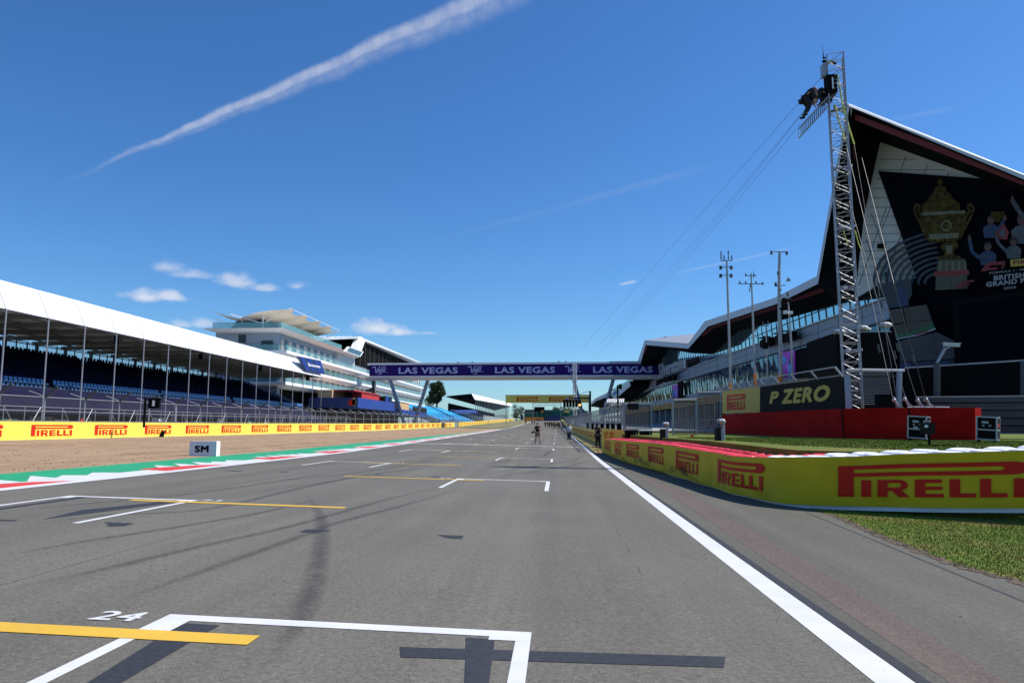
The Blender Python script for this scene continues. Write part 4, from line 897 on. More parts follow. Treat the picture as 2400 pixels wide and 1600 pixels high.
# ------------------------------------------------------------------ pit wall with fence
PW=thing('pit_wall','yellow pit wall with red logos and a grey wire fence along the right','wall',(4,47,0))
b=MB(); rows=[47.]+[y for y in YS if 47<y<430]
for a,c in zip(rows,rows[1:]):
    def q(y,dx,z): return (PWX(y)+dx,y,z)
    za,zc=g(PWX(a),a),g(PWX(c),c)
    b.hexa([q(a,0,za-.1),q(a,.3,za-.1),q(c,.3,zc-.1),q(c,0,zc-.1)],[q(a,0,za+1.2),q(a,.3,za+1.2),q(c,.3,zc+1.2),q(c,0,zc+1.2)],'sun_yellow')
b.build('wall_panel',PW)
y=48.2; n=0
while y<210 and n<60:
    lb=MB(); yy=y; f=lambda a,q:(PWX(yy+1.9*(1-a))-.02,yy+1.9*(1-a),g(4,yy+1.9*(1-a))+.28+.62*q)
    decal(lb,LOGO,f,'logo_red'); lb.build('tyre_maker_logo',PW,(4,yy,0)); y+=2.75; n+=1
# end panel of the wall facing the camera
lb=MB(); p=at(1410,1003,47.5); p2=at(1457,1008,46.9); lb.prism([(p.x,47.3,-.2),(p2.x+.2,46.8,-.2),(p2.x+.2,46.8,p2.z),(p.x,47.3,p.z)],(0,.15,0),'sun_yellow')
for u0 in (1416,1429):
    A=at(u0,1030,47.0); B=at(u0+9,1012,47.0); decal(lb,LOGO,lambda a,q:(A.x+(B.x-A.x)*a,46.95-.15*0-.05,A.z+(B.z-A.z)*q),'logo_red')
lb.build('end_panel',PW)
i=0; y=47.3; pp=[]
while y<300: pp.append(y); y+=2.6 if y<140 else 5
for y in pp:
    x=PWX(y)+.15; z=g(x,y)+1.2; b=MB(); b.bar((x,y,z-.3),(x,y,z+1.45),.09,.1,'dull_steel'); b.bar((x,y,z+1.42),(x-.42,y-.05,z+1.82),.07,.08,'dull_steel'); b.build('fence_post',PW,(x,y,z))
b=MB(); ribbon(b,lambda y:PWX(y)+.15,lambda y:g(4,y)+1.2,lambda y:g(4,y)+2.65,47.3,300,'wire_mesh_dense',2.6); b.build('wire_mesh',PW)
b=MB()
for a,c in zip(pp,pp[1:]):
    xa,xc=PWX(a)+.15,PWX(c)+.15; za,zc=g(xa,a)+2.65,g(xc,c)+2.65
    b.poly([(xa,a,za),(xc,c,zc),(xc-.4,c,zc+.38),(xa-.4,a,za+.38)],'wire_mesh'); b.tube((xa-.42,a,za+.38),(xc-.42,c,zc+.38),.03,'steel',5); b.tube((xa,a,za),(xc,c,zc),.03,'steel',5); b.tube((xa,a,za-1.4),(xc,c,zc-1.4),.025,'dull_steel',5)
b.build('top_rail',PW)
# dark marshalling boxes clipped on the pit wall
for i,(u,v,Y) in enumerate(((1446,990,50),(1428,990,55),(1413,989,60),(1400,990,66),(1390,990,73),(1380,990,80),(1371,989,90))):
    c=at(u,v,Y); b=thing('signal_box','small black box with a lamp on top of the yellow pit wall','signal box',(PWX(Y),Y,1.2),'boxes on the pit wall'); x=PWX(Y)
    q=MB(); q.box(x-.12,x+.12,Y-.25,Y+.25,g(x,Y)+1.2,g(x,Y)+1.85,'black'); q.build('housing',b,(x,Y,1.2)); q=MB(); q.tube((x,Y,g(x,Y)+1.85),(x,Y,g(x,Y)+2.1),.04,'steel'); q.build('aerial',b,(x,Y,1.85))
# ------------------------------------------------------------------ near curved tyre barrier
BP=[(1414,1062,1027,46.5),(1458,1082,1032,36.),(1538,1105,1038.8,27.7),(1617,1130,1051.5,22.5),(1680,1150,1061.5,19.6),(1722,1162,1069,18.0),(1813,1180,1071,16.1),(1900,1188,1070.5,15.3),(2000,1190.5,1069,14.9),(2129,1193,1063,14.5),(2270,1195,1059,14.2),(2400,1196,1055,13.9),(2560,1198,1051,13.6)]
PB_=[at(u,v,Y) for u,v,w,Y in BP]; PT_=[at(u,w,Y) for u,v,w,Y in BP]
def cr(P,n=8):
    Q=[]
    for i in range(len(P)-1):
        for t in range(n):
            t/=n; p0=P[max(0,i-1)];p1=P[i];p2=P[i+1];p3=P[min(len(P)-1,i+2)]
            Q.append(.5*((2*p1)+(p2-p0)*t+(2*p0-5*p1+4*p2-p3)*t*t+(3*p1-p0-3*p2+p3)*t**3))
    return Q+[P[-1]]
CB=cr(PB_); CT=cr(PT_); 
for c in CB: c.z=max(c.z,g(c.x,c.y)+.0)
ARC=[0.]
for a,c in zip(CB,CB[1:]): ARC.append(ARC[-1]+Vector((c.x-a.x,c.y-a.y)).length)
def barr(s,t,off=0.):                                     # s metres along, t 0..1 up
    s=max(0,min(ARC[-1]-1e-4,s)); i=0
    while ARC[i+1]<s: i+=1
    k=(s-ARC[i])/(ARC[i+1]-ARC[i]); lo=CB[i].lerp(CB[i+1],k); hi=CT[i].lerp(CT[i+1],k); p=lo.lerp(hi,t)
    d=(CB[i+1]-CB[i]); n=Vector((d.y,-d.x,0)).normalized()      # towards the track
    if n.x>0 and False: n=-n
    bul=.035*math.sin(s*2.1)*(1-t)*(1 if t<.25 else .3)
    return p-n*off*-1+n*bul
# check side: outward must point to -x / -y
d=CB[1]-CB[0]; SGN=1 if Vector((d.y,-d.x,0)).x<0 else -1
_b=barr
def barr(s,t,off=0.): 
    p=_b(s,t,0); 
    i=0; s=max(0,min(ARC[-1]-1e-4,s))
    while ARC[i+1]<s: i+=1
    a=CB[max(0,i-3)]; c=CB[min(len(CB)-1,i+4)]; d=c-a; n=Vector((d.y,-d.x,0)).normalized()*SGN; return p+n*off
TB=thing('tyre_barrier','curved tyre barrier under yellow vinyl with red logos at the right','barrier',tuple(CB[20]))
b=MB(); S=[ARC[-1]*i/220 for i in range(221)]; T=[0,.04,.12,.22,.4,.6,.8,1]
def vin(s,t):
    off=0
    if t<.2: off=.02*math.sin(s*3.3)*math.sin(s*1.1)+.012*math.sin(s*9)*(1 if 12<s<30 else .4)
    if t==0 : off-=.03
    p=barr(s,t,off); 
    if t==0: p.z+=.05+.03*math.sin(s*1.7)*math.sin(s*.6)
    return p
for a,c in zip(S,S[1:]):
    for t0,t1 in zip(T,T[1:]): b.poly([vin(a,t0),vin(c,t0),vin(c,t1),vin(a,t1)],'yellow_vinyl')
o=b.build('vinyl_cover',TB,(0,0,0),True)
b=MB()
for a,c in zip(S,S[1:]):
    if 3<a<ARC[-1]*.72:
        w0,w1=[.20+.16*math.sin(q*.9)+.07*math.sin(q*4.1) for q in (a,c)]; b.poly([vin(a,.0)+barr(a,0,.012)-barr(a,0,0),vin(c,.0)+barr(c,0,.012)-barr(c,0,0),barr(c,max(.08,w1),.045),barr(a,max(.08,w0),.045)],'vinyl_dirt')
o=b.build('dirt_stain',TB)
b=MB()
for a,c in zip(S,S[1:]): b.poly([barr(a,0,-.08)-Vector((0,0,.05)),barr(c,0,-.08)-Vector((0,0,.05)),barr(c,.2,-.08),barr(a,.2,-.08)],'print_red' if a<ARC[-1]*.55 else 'tyre_white'); b.poly([barr(a,.93,-.02),barr(c,.93,-.02),barr(c,.93,-1.25),barr(a,.93,-1.25)],'black'); b.poly([barr(a,0,-1.3),barr(c,0,-1.3),barr(c,.95,-1.3),barr(a,.95,-1.3)],'black')
b.poly([barr(0,0,0),barr(0,0,-1.3),barr(0,1,-1.3),barr(0,1,0)],'yellow_vinyl')
for a,c in zip(S,S[1:]):
    q=[barr(a,.9,-1.22),barr(c,.9,-1.22),barr(c,.9,-3.0),barr(a,.9,-3.0)]; q[2].z=q[3].z=hz(0,max(14,q[2].y)); b.poly(q,'lawn')
b.build('tyre_core',TB)
# logos: pixel columns of each logo's left and right edge -> distance along the barrier
def s_of(u):
    best=0;bd=1e9
    for i in range(0,801):
        s=ARC[-1]*i/800; p=barr(s,.5); d=Vector((p.x,p.y,p.z-CAMH)); uu=CX+FPX*d.dot(Rv)/d.dot(Fv)
        if abs(uu-u)<bd: bd=abs(uu-u); best=s
    return best
for (u0,u1,t0,t1) in ((1418,1431,.32,.88),(1442,1457,.30,.88),(1469,1498,.33,.88),(1520,1556,.31,.87),(1585,1638,.27,.88),(1684,1794,.24,.86),(1964,2412,.22,.82)):
    s0,s1=s_of(u0),s_of(u1); b=MB(); n=40; me=bmesh.new()
    for p in LOGO:
        try: me.faces.new([me.verts.new((q[0],q[1],0)) for q in p])
        except ValueError: pass
    for k in range(1,n): bmesh.ops.bisect_plane(me,geom=me.verts[:]+me.edges[:]+me.faces[:],plane_co=(k/n,0,0),plane_no=(1,0,0))
    for k in (.1,.2,.3,.5,.7): bmesh.ops.bisect_plane(me,geom=me.verts[:]+me.edges[:]+me.faces[:],plane_co=(0,k,0),plane_no=(0,1,0))
    for f in me.faces: b.poly([barr(s0+(s1-s0)*v.co.x,t0+(t1-t0)*v.co.y,.02) for v in f.verts],'logo_red')
    me.free(); b.build('tyre_maker_logo',TB,tuple(barr(s0,.5)),True)
# tyres on top
SR0=s_of(1790)
b=MB()
for a,c in zip(S,S[1:]):
    b.poly([barr(a,.965,-.03),barr(c,.965,-.03),barr(c,.965,-1.2),barr(a,.965,-1.2)],'tyre_red' if a<SR0 else 'tyre_white') if True else None
b.build('top_belt',TB)
sr=s_of(1790); tcount=0; rest=MB()
s=ARC[-1]-.3; k=0
while s>1.:
    for row,off in enumerate((-.32,-.93)):
        ss_=s+(.3 if row else 0); base=barr(ss_,1.0,off); red=ss_<(sr if row==0 else s_of(1830) if k<0 else sr+1.2)
        m='tyre_red' if red else 'tyre_white'; mb=MB() if tcount<98 else rest
        tl=(R.uniform(-.03,.03)+(.05 if base.y<22 else .02),R.uniform(-.04,.04)); sz=R.uniform(.95,1.04)
        mb.torus((base.x,base.y,base.z+(-.06 if row==0 else -.035)),.195*sz,.110,m,20 if tcount<60 else 12,8,.7,tl)
        mb.tube((base.x,base.y,base.z-.25),(base.x,base.y,base.z-.08),.2,'tyre_black' if not red else 'print_red',10)
        if tcount<98: mb.build('tyre',TB,tuple(base),True)
        tcount+=1
    s-=.60; k+=1
if rest.v: o=rest.build('tyre_row',TB,(0,0,0),True); o['kind']='stuff'
# ------------------------------------------------------------------ red concrete wall with hoarding fence above
RW=thing('red_wall','long red painted concrete wall on the grass bank behind the barrier','wall',tuple(at(1800,1026,37)))
RL=[(1690,972,1018,52.),(1800,965,1026,39.),(1975,957.5,1028,28.5),(2129,954.5,1027,26.),(2285,955,1020,25.2)]
b=MB()
for (u,v,w,Y),(u2,v2,w2,Y2) in zip(RL,RL[1:]):
    A=at(u,v,Y);B=at(u2,v2,Y2);C=at(u,w,Y);D=at(u2,w2,Y2); C.z-=.25; D.z-=.25; k=Vector((.35,.3,0)); b.hexa([C,D,D+k,C+k],[A,B,B+k,A+k],'wall_red')
b.build('wall_panel',RW)
b=MB()
for u,Y in ((1973,28.4),(2130,25.9)): A=at(u,957,Y-.02); b.box(A.x-.02,A.x+.02,Y-.05,Y-.01,A.z-1.3,A.z,'soffit_dark')
b.build('joint',RW)
HP=thing('hoarding','tall hoarding of yellow logo panel and charcoal lettered panel above the red wall','hoarding',tuple(at(1830,966,42)))
HA=at(1693,969,53.); HB=at(1975,958,29.2); HAt=at(1693,917,53.); HBt=at(1975,882,29.2)
hf=quad_map(HA,HB,HBt,HAt)
def hfx(u): 
    lo,hi=0,1
    for _ in range(30):
        m=(lo+hi)/2; p=hf(m,.5); d=Vector((p.x,p.y,p.z-CAMH)); uu=CX+FPX*d.dot(Rv)/d.dot(Fv)
        if uu<u: lo=m
        else: hi=m
    return lo
ks=hfx(1781)
b=MB(); bk=Vector((.15,.1,0)); b.hexa([hf(0,0),hf(ks,0),hf(ks,0)+bk,hf(0,0)+bk],[hf(0,1),hf(ks,1),hf(ks,1)+bk,hf(0,1)+bk],'dull_yellow')
ka,kb_=hfx(1704),hfx(1747); n=Vector((-.03,-.03,0))
decal(b,LOGO,lambda a,q:hf(ka+(kb_-ka)*a,.14+.66*q)+n,'logo_red'); b.build('yellow_panel',HP)
b=MB(); b.hexa([hf(ks,0),hf(1,0),hf(1,0)+bk,hf(ks,0)+bk],[hf(ks,1),hf(1,1),hf(1,1)+bk,hf(ks,1)+bk],'charcoal')
for (ch,u0,u1,q0,q1) in (('P',1804,1827,.30,.76),('ZERO',1833,1947,.26,.80)):
    ka,kb_=hfx(u0),hfx(u1); decal(b,text2d(ch,.05,.22),lambda a,q,ka=ka,kb_=kb_,q0=q0,q1=q1:hf(ka+(kb_-ka)*a,q0+(q1-q0)*q)+n,'dull_yellow')
b.build('lettered_panel',HP)
b=MB(); b.bar(hf(0,1.0)+Vector((0,0,.05)),hf(1,1.0)+Vector((0,0,.05)),.05,.05,'dull_steel')
lf=Vector((-.35,-.2,.35)); b.poly([hf(0,1),hf(1,1),hf(1,1)+lf,hf(0,1)+lf],'wire_mesh'); b.bar(hf(0,1)+lf,hf(1,1)+lf,.05,.05,'steel')
for i in range(9): 
    p=hf(i/8,1); b.bar(p,p+lf,.06,.08,'steel')
b.build('top_rail',HP)
b=MB(); p=at(1981,880,29.4); b.box(p.x-.12,p.x+.12,29.2,29.5,.9,p.z+.05,'leg_steel'); b.build('post',HP,(p.x,29.4,.9))
# gates left of it
for i,(u0,u1,v0,v1,Y,lab) in enumerate(((1462,1527,946,1006,44,'wire mesh gate frame beside the end of the yellow pit wall'),(1577,1632,936,1037,40,'middle open wire mesh gate standing on the sunlit grass'),(1633,1689,918,1028,44,'wire mesh gate next to the yellow panel of the hoarding'))):
    A=at(u0,v1,Y);B=at(u1,v1-2,Y+1);C=at(u1,v0-1,Y+1);D=at(u0,v0,Y); t=thing('mesh_gate',lab,'gate',tuple(A))
    b=MB(); 
    for p,q in ((A,B),(B,C),(C,D),(D,A)): b.bar(p,q,.09,.09,'dull_steel' if i else 'leg_steel')
    b.build('frame',t,tuple(A)); b=MB(); b.poly([A,B,C,D],'mesh_gate')
    nn=10
    for k in range(1,nn): b.bar(A.lerp(B,k/nn),D.lerp(C,k/nn),.018,.018,'dark_steel')
    for k in range(1,14): b.bar(A.lerp(D,k/14),B.lerp(C,k/14),.014,.014,'dark_steel')
    b.build('wire_mesh',t,tuple(A))
b=MB(); A=at(1471,984,43); b.box(A.x-.2,A.x+1.2,43,43.1,A.z+1.0-1.05,A.z+.1,'black')
A=at(1471,945,43); B=at(1497,960,43); b=MB(); b.box(A.x,B.x,42.95,43.05,B.z,A.z,'charcoal'); tag(b.build('sign_plate',None,(A.x,43,B.z)),'small charcoal notice plate on the mesh gate by the pit wall','sign')
# equipment boxes behind the barrier
for (u0,u1,v0,v1,Y,lab) in ((1466,1496,1008,1033,42,'black equipment cabinet beside the end of the pit wall fence'),(1501,1528,1010,1034,41,'black equipment cabinet between the pit wall gate and the lone box')):
    A=at(u0,v1,Y);B=at(u1,v0,Y); t=thing('equipment_cabinet',lab,'cabinet',tuple(A)); b=MB(); b.box(A.x,B.x,Y,Y+.5,A.z-.3,B.z,'charcoal'); b.box(A.x-.02,B.x+.02,Y-.02,Y+.52,B.z,B.z+.04,'dull_steel'); b.build('body',t,tuple(A))
    b=MB(); b.box(A.x+.06,B.x-.06,Y-.02,Y,A.z,B.z-.08,'black'); b.bar((B.x-.12,Y-.05,A.z+.3),(B.x-.12,Y-.05,A.z+.5),.03,.03,'steel'); b.build('door',t,tuple(A))
for (u0,u1,vt,v1,ub,Y,lab) in ((1550,1563,1005,1031,1565,32,'narrow black signal cabinet on a post behind the red tyres, left one'),(1682,1694,1002,1040,1697,25,'grey faced signal cabinet on a post, nearest the red wall')):
    A=at(u0,v1,Y);B=at(u1,vt,Y); t=thing('signal_cabinet',lab,'cabinet',(A.x,Y,1.0)); P=at(ub,v1,Y)
    b=MB(); b.box(A.x,B.x,Y,Y+.45,A.z,B.z,'charcoal'); b.box(B.x-.06,B.x+.03,Y-.02,Y+.4,A.z+.02,B.z-.02,'dull_steel'); b.build('housing',t,(A.x,Y,1.0))
    b=MB(); b.tube((P.x,Y,.6),(P.x,Y,B.z+.15),.045,'steel',8); b.build('post',t,(A.x,Y,1.0))
    b=MB(); b.blob((P.x-.04,Y,B.z+.2),.12,.14,.1,'dull_steel'); b.tube((P.x-.02,Y,B.z+.2),(P.x-.2,Y-.15,B.z+.24),.06,'steel',8); b.build('camera_head',t,(A.x,Y,1.0))
b=MB(); A=at(1622,1034,33); b.tube((A.x,33,A.z-.15),(A.x,33,A.z+.2),.07,'wall_red',8); b.blob((A.x,33,A.z+.2),.07,.07,.06,'wall_red'); b.tube((A.x,33,A.z+.25),(A.x,33,A.z+.32),.02,'black',6); b.bar((A.x+.02,33,A.z+.3),(A.x+.12,33,A.z+.15),.02,.02,'black')
tag(b.build('fire_extinguisher',None,(A.x,33,A.z-.15)),'red fire extinguisher standing behind the red topped tyres','extinguisher')
# ------------------------------------------------------------------ camera tower
TY=31.5; tb=at(1998,955,TY); tt=at(1957,133,TY)
TW=thing('camera_tower','tall silver lattice camera tower rising above the red wall','tower',(tb.x,TY,1.0))
tx=at(1957,133,TY).x-at(1998,862,TY).x*0-tb.x
xw=at(1996,862,TY).x; lean=0.
b=MB(); lattice(b,xw,TY,1.0,tt.z,.66,'steel',42,.032,.014,.5,(at(1957,150,TY).x-xw,0)); b.build('lattice_column',TW,(xw,TY,1.0))
b=MB()
for i in range(6):
    z=2+2.6*i; b.bar((xw-.3,TY-.3,z),(xw+.35,TY+.3,z),.05,.1,'steel'); b.bar((xw-.3,TY+.3,z),(xw+.35,TY-.3,z),.05,.1,'steel')
b.build('splice_bar',TW)
A0=at(1940,228,TY); A1=at(1880,292,TY-.3)
b=MB()
for dy in (-.22,.22):
    for dz in (0,-.42):
        b.tube((A0.x,TY+dy,A0.z+dz),(A1.x,TY+dy,A1.z+dz),.025,'steel',6)
for i in range(14):
    t=i/13; P=Vector((A0.x+(A1.x-A0.x)*t,TY,A0.z+(A1.z-A0.z)*t)); t2=(i+1)/14; Q=Vector((A0.x+(A1.x-A0.x)*min(1,t2),TY,A0.z+(A1.z-A0.z)*min(1,t2)))
    b.tube(P+Vector((0,-.22,0)),P+Vector((0,.22,0)),.013,'steel',4); b.tube(P+Vector((0,-.22,-.42)),P+Vector((0,.22,-.42)),.013,'steel',4)
    b.tube(P+Vector((0,-.22,0)),Q+Vector((0,-.22,-.42)),.013,'steel',4); b.tube(P+Vector((0,.22,0)),Q+Vector((0,.22,-.42)),.013,'steel',4); b.tube(P+Vector((0,-.22,0)),Q+Vector((0,.22,0)),.013,'steel',4)
b.build('outrigger_arm',TW)
b=MB(); p=at(1932,170,TY); b.box(p.x-.13,p.x+.1,TY-.2,TY+.1,p.z-.25,p.z+.3,'dull_steel'); b.build('control_box',TW,tuple(p))
b=MB(); p=at(1944,200,TY); b.box(p.x-.2,p.x+.22,TY-.3,TY+.1,p.z-.45,p.z+.35,'black'); b.box(p.x+.0,p.x+.06,TY-.32,TY-.29,p.z-.3,p.z+.2,'white_slab'); b.blob((p.x,TY-.1,p.z-.45),.24,.2,.12,'black'); b.build('winch',TW,tuple(p))
b=MB(); p=at(1932,147,TY); q=at(1929,124,TY); b.tube(p,q,.02,'black',5); b.tube(q,q+Vector((-.02,0,.35)),.008,'black',4); b.blob(p+Vector((0,0,.05)),.1,.08,.07,'black'); b.bar(p+Vector((-.06,0,.22)),p+Vector((.06,0,.22)),.06,.05,'black'); b.build('aerial',TW,tuple(p))
b=MB(); p=at(1932,160,TY); q=at(1947,143,TY); b.tube(p,q,.06,'orange' if False else 'rope_yellow',6); b.tube(q,at(1960,150,TY),.05,'black',6); b.build('cable_bundle',TW,tuple(p))
for pts in (((1963,176),(1975,245),(1990,300),(2002,338)),((1957,245),(1965,280),(1975,310),(1981,332)),((2004,540),(2012,570),(2017,582)),((1977,542),(1983,560),(1987,575))):
    b=MB(); P=[at(u,v,TY-.25) for u,v in pts]
    for a,c in zip(P,P[1:]): b.tube(a,c,.035 if pts[0][1]<500 else .02,'rope_yellow',5)
    b.build('yellow_strap',TW,tuple(P[0]))
def cable(u0,v0,Y0,u1,v1,Y1,r=.011,m='dark_steel',name='guy_wire'):
    b=MB(); b.tube(at(u0,v0,Y0),at(u1,v1,Y1),r,m,5); b.build(name,TW,tuple(at(u0,v0,Y0)))
cable(2002,338,TY-.25,2103,943,27.5,.011); cable(1981,332,TY-.25,2062,664,27,.010); cable(2062,664,29,2152,946,27.2,.011); cable(2017,582,TY-.2,2094,940,27.6); cable(1990,470,TY-.2,2124,940,27.4); cable(2095,664,26.5,2171,940,27); cable(2020,370,TY,2095,664,26.5,.01)
for (u,v,Y) in ((2060,668,27),(2066,712,26.8),(2096,672,26.5),(2028,710,27.5),(2059,815,26),(2103,812,25.6),(2140,838,25.2),(2097,830,25.8)):
    b=MB(); p=at(u,v,Y); b.tube(p+Vector((-.02,0,.12)),p+Vector((.03,0,-.16)),.035,'dark_steel',6); b.build('turnbuckle',TW,tuple(p))
for (u,v) in ((2095,937),(2120,935),(2150,938),(2170,936)):
    b=MB(); p=at(u,v,27.3); b.tube(p+Vector((0,0,.1)),p+Vector((.12,0,-.22)),.04,'steel',6); b.blob(p,.07,.07,.07,'dull_steel',8,5); b.bar(p+Vector((.03,0,-.06)),p+Vector((.35,.1,-.28)),.03,.03,'steel'); b.build('ground_anchor',TW,tuple(p))
# camera cables running from the tower down the straight
for k,(u0,v0,u1,v1) in enumerate(((1925,182,1365,815),(1903,236,1405,808),(1884,262,1430,795),(1876,290,1395,840))):
    b=MB(); P=[at(u0+(u1-u0)*i/24,v0+(v1-v0)*i/24+[-0,22,22,22][k]*math.sin(math.pi*i/24)*.6,TY*(1-i/24)+230*i/24 if False else TY+ (200)*((i/24)**2)) for i in range(25)]
    for a,c in zip(P,P[1:]): b.tube(a,c,[.008,.006,.006,.006][k]+.00009*a.y,'dark_steel',4)
    b.build('camera_cable',TW,tuple(P[0]))
# ------------------------------------------------------------------ antenna masts
def mast(px,Y,label,r=.05,foot=None):
    t=thing('antenna_mast',label,'mast',(at(*px[0],Y).x,Y,1.0)); b=MB(); P=[at(u,v,Y) for u,v in px]; P[0].z=1.0
    n=len(P)
    for i,(a,c) in enumerate(zip(P,P[1:])): b.tube(a,c,r*(1-.55*i/n),'dull_steel',8,r*(1-.55*(i+1)/n))
    b.build('mast_tube',t,(P[0].x,Y,1.0))
    if foot: q=MB(); a=at(*foot[0],Y); c=at(*foot[1],Y); q.tube(a,c,r*1.25,'orange',8); q.build('orange_sleeve',t,tuple(a))
    return t
def arms(t,Y,segs,name='antenna_arm',w=.05,m='dark_steel'):
    for s_ in segs:
        b=MB(); b.bar(at(s_[0],s_[1],Y),at(s_[2],s_[3],Y),w,w,m); b.build(name,t,tuple(at(s_[0],s_[1],Y)))
def pods(t,Y,pts,h=.28,w=.09,name='antenna'):
    for u,v in pts:
        b=MB(); p=at(u,v,Y); b.tube(p-Vector((0,0,h/2)),p+Vector((0,0,h/2)),w,'dark_steel',8,w*.8); b.build(name,t,tuple(p))
Y=56.
t=mast(((1712,917),(1708,760),(1704,640),(1703,611)),Y,'tall antenna mast with four upright rods on top, leftmost of the masts',.10,((1712,915),(1711,897)))
arms(t,Y,((1689,611,1716,611),(1690,626,1714,626),(1690,645,1714,645)))
pods(t,Y,((1690,603),(1697,604),(1707,603),(1715,604)),.35,.05); pods(t,Y,((1690,593),(1707,592)),.3,.05); pods(t,Y,((1689,627),(1714,627),(1689,646),(1714,646)),.26,.12)
t=mast(((1770,905),(1766,790),(1763,700),(1760,640)),Y,'antenna mast with one wide crossbar, between the two tallest masts',.09,((1770,903),(1769,876)))
arms(t,Y,((1730,665,1791,665),(1747,646,1773,646),(1759,665,1756,684))); pods(t,Y,((1734,662),(1748,662),(1772,662),(1787,664),(1748,644),(1767,644)),.2,.06); arms(t,Y,((1766,636,1766,652),(1747,640,1748,648)),'antenna_rod',.03)
t=mast(((1829,895),(1827,740),(1826,660),(1827,591)),Y,'tallest antenna mast with a level top arm and small dish aerials',.16,((1828,895),(1828,878)))
arms(t,Y,((1807,589,1846,591),(1817,671,1841,668)),w=.05); pods(t,Y,((1808,592),(1844,593),(1824,640),(1818,666)),.25,.1)
for (u,v) in ((1843,659),(1822,682),(1822,695),(1822,707)):
    b=MB(); p=at(u,v,Y); b.tube(p,p+Vector((.22,-.05,.16)),.05,'dull_steel',8,.17); b.build('dish_aerial',t,tuple(p))
b=MB()
for (u,v,r) in ((1838,702,.22),(1850,704,.2),(1836,716,.2),(1842,730,.22),(1850,735,.16),(1830,724,.2)): p=at(u,v,Y); b.blob(p,r,r,r*.7,'black',8,5); b.bar(p,p+Vector((.3,0,.1)),.05,.05,'black')
b.build('floodlight_cluster',t,tuple(at(1840,715,Y)))
for (u,v) in ((1840,732),(1852,733)): b=MB(); p=at(u,v,Y-.3); b.box(p.x-.12,p.x+.14,Y-.5,Y-.2,p.z-.12,p.z+.12,'white_slab'); b.build('radio_unit',t,tuple(p))
t=mast(((1859,895),(1854,800),(1850,740),(1846,688)),Y,'shorter silver mast close to the right of the tallest antenna mast',.09)
pods(t,Y,((1846,690),),.3,.08)
t=mast(((1799,887),(1797,830),(1795,762)),Y,'dark antenna mast with loudspeaker box, shortest of the masts',.05)
arms(t,Y,((1787,764,1801,763),)); pods(t,Y,((1788,758),(1800,757)),.35,.05); b=MB(); p=at(1793,810,Y); b.box(p.x-.17,p.x+.17,Y-.2,Y+.2,p.z-.22,p.z+.22,'black'); b.build('loudspeaker',t,tuple(p))
p=at(1448,945,70); t=thing('antenna_mast','black pole with small box and aerial near the pit wall fence end','mast',(p.x,70,1.1)); b=MB(); b.tube((p.x,70,1.1),(p.x,70,at(1448,902,70).z),.08,'black',6); b.build('mast_tube',t,(p.x,70,1.1)); b=MB(); q=at(1454,906,70); b.box(q.x-.15,q.x+.15,69.9,70.1,q.z-.2,q.z+.25,'black'); b.build('loudspeaker',t,tuple(q))
# ------------------------------------------------------------------ the pit building
WX,WK=33.7,.047; EX=29.
def fac(y,z,dx=0): return Vector((WX-WK*y+dx,y,z))
def onw(u,v): return pl(u,v,WX,WK)
def one(u,v): return pl(u,v,EX,WK)
WB=thing('pit_building','huge pit building with a folded wing roof, glass bands and dark billboard end','building',(30,75,1.2))
FY0,FY1=69.6,330.
def band(name,z0,z1,m,dx=0,y0=FY0,y1=FY1,thick=.4,seg=6.,joints=None):
    b=MB(); y=y0
    b.prism([fac(y0,z0,dx),fac(y1,z0,dx),fac(y1,z1,dx),fac(y0,z1,dx)],(thick,0,0),m)
    if joints:
        y=y0+joints
        while y<y1: b.bar(fac(y,z0,dx-.01),fac(y,z1,dx-.01),.05,.03,'panel_joint'); y+=joints
    b.build(name,WB); return b
band('cladding_band',11.25,13.3,'clad_grey',0,joints=5.5); band('lower_cladding',6.95,8.2,'clad_grey',-.1,joints=5.5)
b=MB(); b.bar(fac(FY0,13.32,-.2),fac(FY1,13.32,-.2),.3,.1,'clad_light'); b.bar(fac(FY0,12.25,-.02),fac(FY1,12.25,-.02),.03,.05,'panel_joint'); b.bar(fac(FY0,11.22,-.15),fac(FY1,11.22,-.15),.25,.1,'mullion'); b.build('ledge',WB)
y=FY0
while y<FY1:
    y2=min(y+8,FY1); b=MB(); 
    for k in range(4):
        a=y+(y2-y)*k/4; c=y+(y2-y)*(k+1)/4; w=.05*math.sin(a*1.3)
        b.poly([fac(a+.04,8.2,w),fac(c-.04,8.2,w+.03*math.sin(c)),fac(c-.04,11.2,-.05),fac(a+.04,11.2,.02)],'glass_dark')
        b.bar(fac(a,8.2,-.06),fac(a,11.2,-.06),.08,.08,'mullion')
    b.build('lower_window',WB,tuple(fac(y,8.2))); y+=8
# upper glass up to the soffit
tl_=lambda y:lin(y,[(74,.05),(110,.07),(190,.05)])
def gtop(y): return lin(y,[(74,14.5),(80,14.6),(90,15.2),(109,16.0),(116,16.0),(123,14.9),(132,13.8),(140,15.2),(150,16.4),(165,18.2),(176,19.6),(188,19.6),(200,16),(330,13.6)])
y=FY0
while y<FY1:
    y2=min(y+8,FY1); b=MB()
    for k in range(4):
        a=y+(y2-y)*k/4; c=y+(y2-y)*(k+1)/4; za,zc=gtop(a)+1.2,gtop(c)+1.2
        b.poly([fac(a+.03,13.35,0),fac(c-.03,13.35,0),fac(c-.03,zc,-tl_(c)*(zc-13.3)),fac(a+.03,za,-tl_(a)*(za-13.3))],'glass_blue'); b.bar(fac(a,13.3,-.05),fac(a,za,-.05-.05*(za-13.3)),.07,.07,'mullion')
    b.bar(fac(y,14.55,-.16),fac(y2,14.55,-.16),.06,.06,'mullion'); b.build('upper_window',WB,tuple(fac(y,13.3))); y+=8
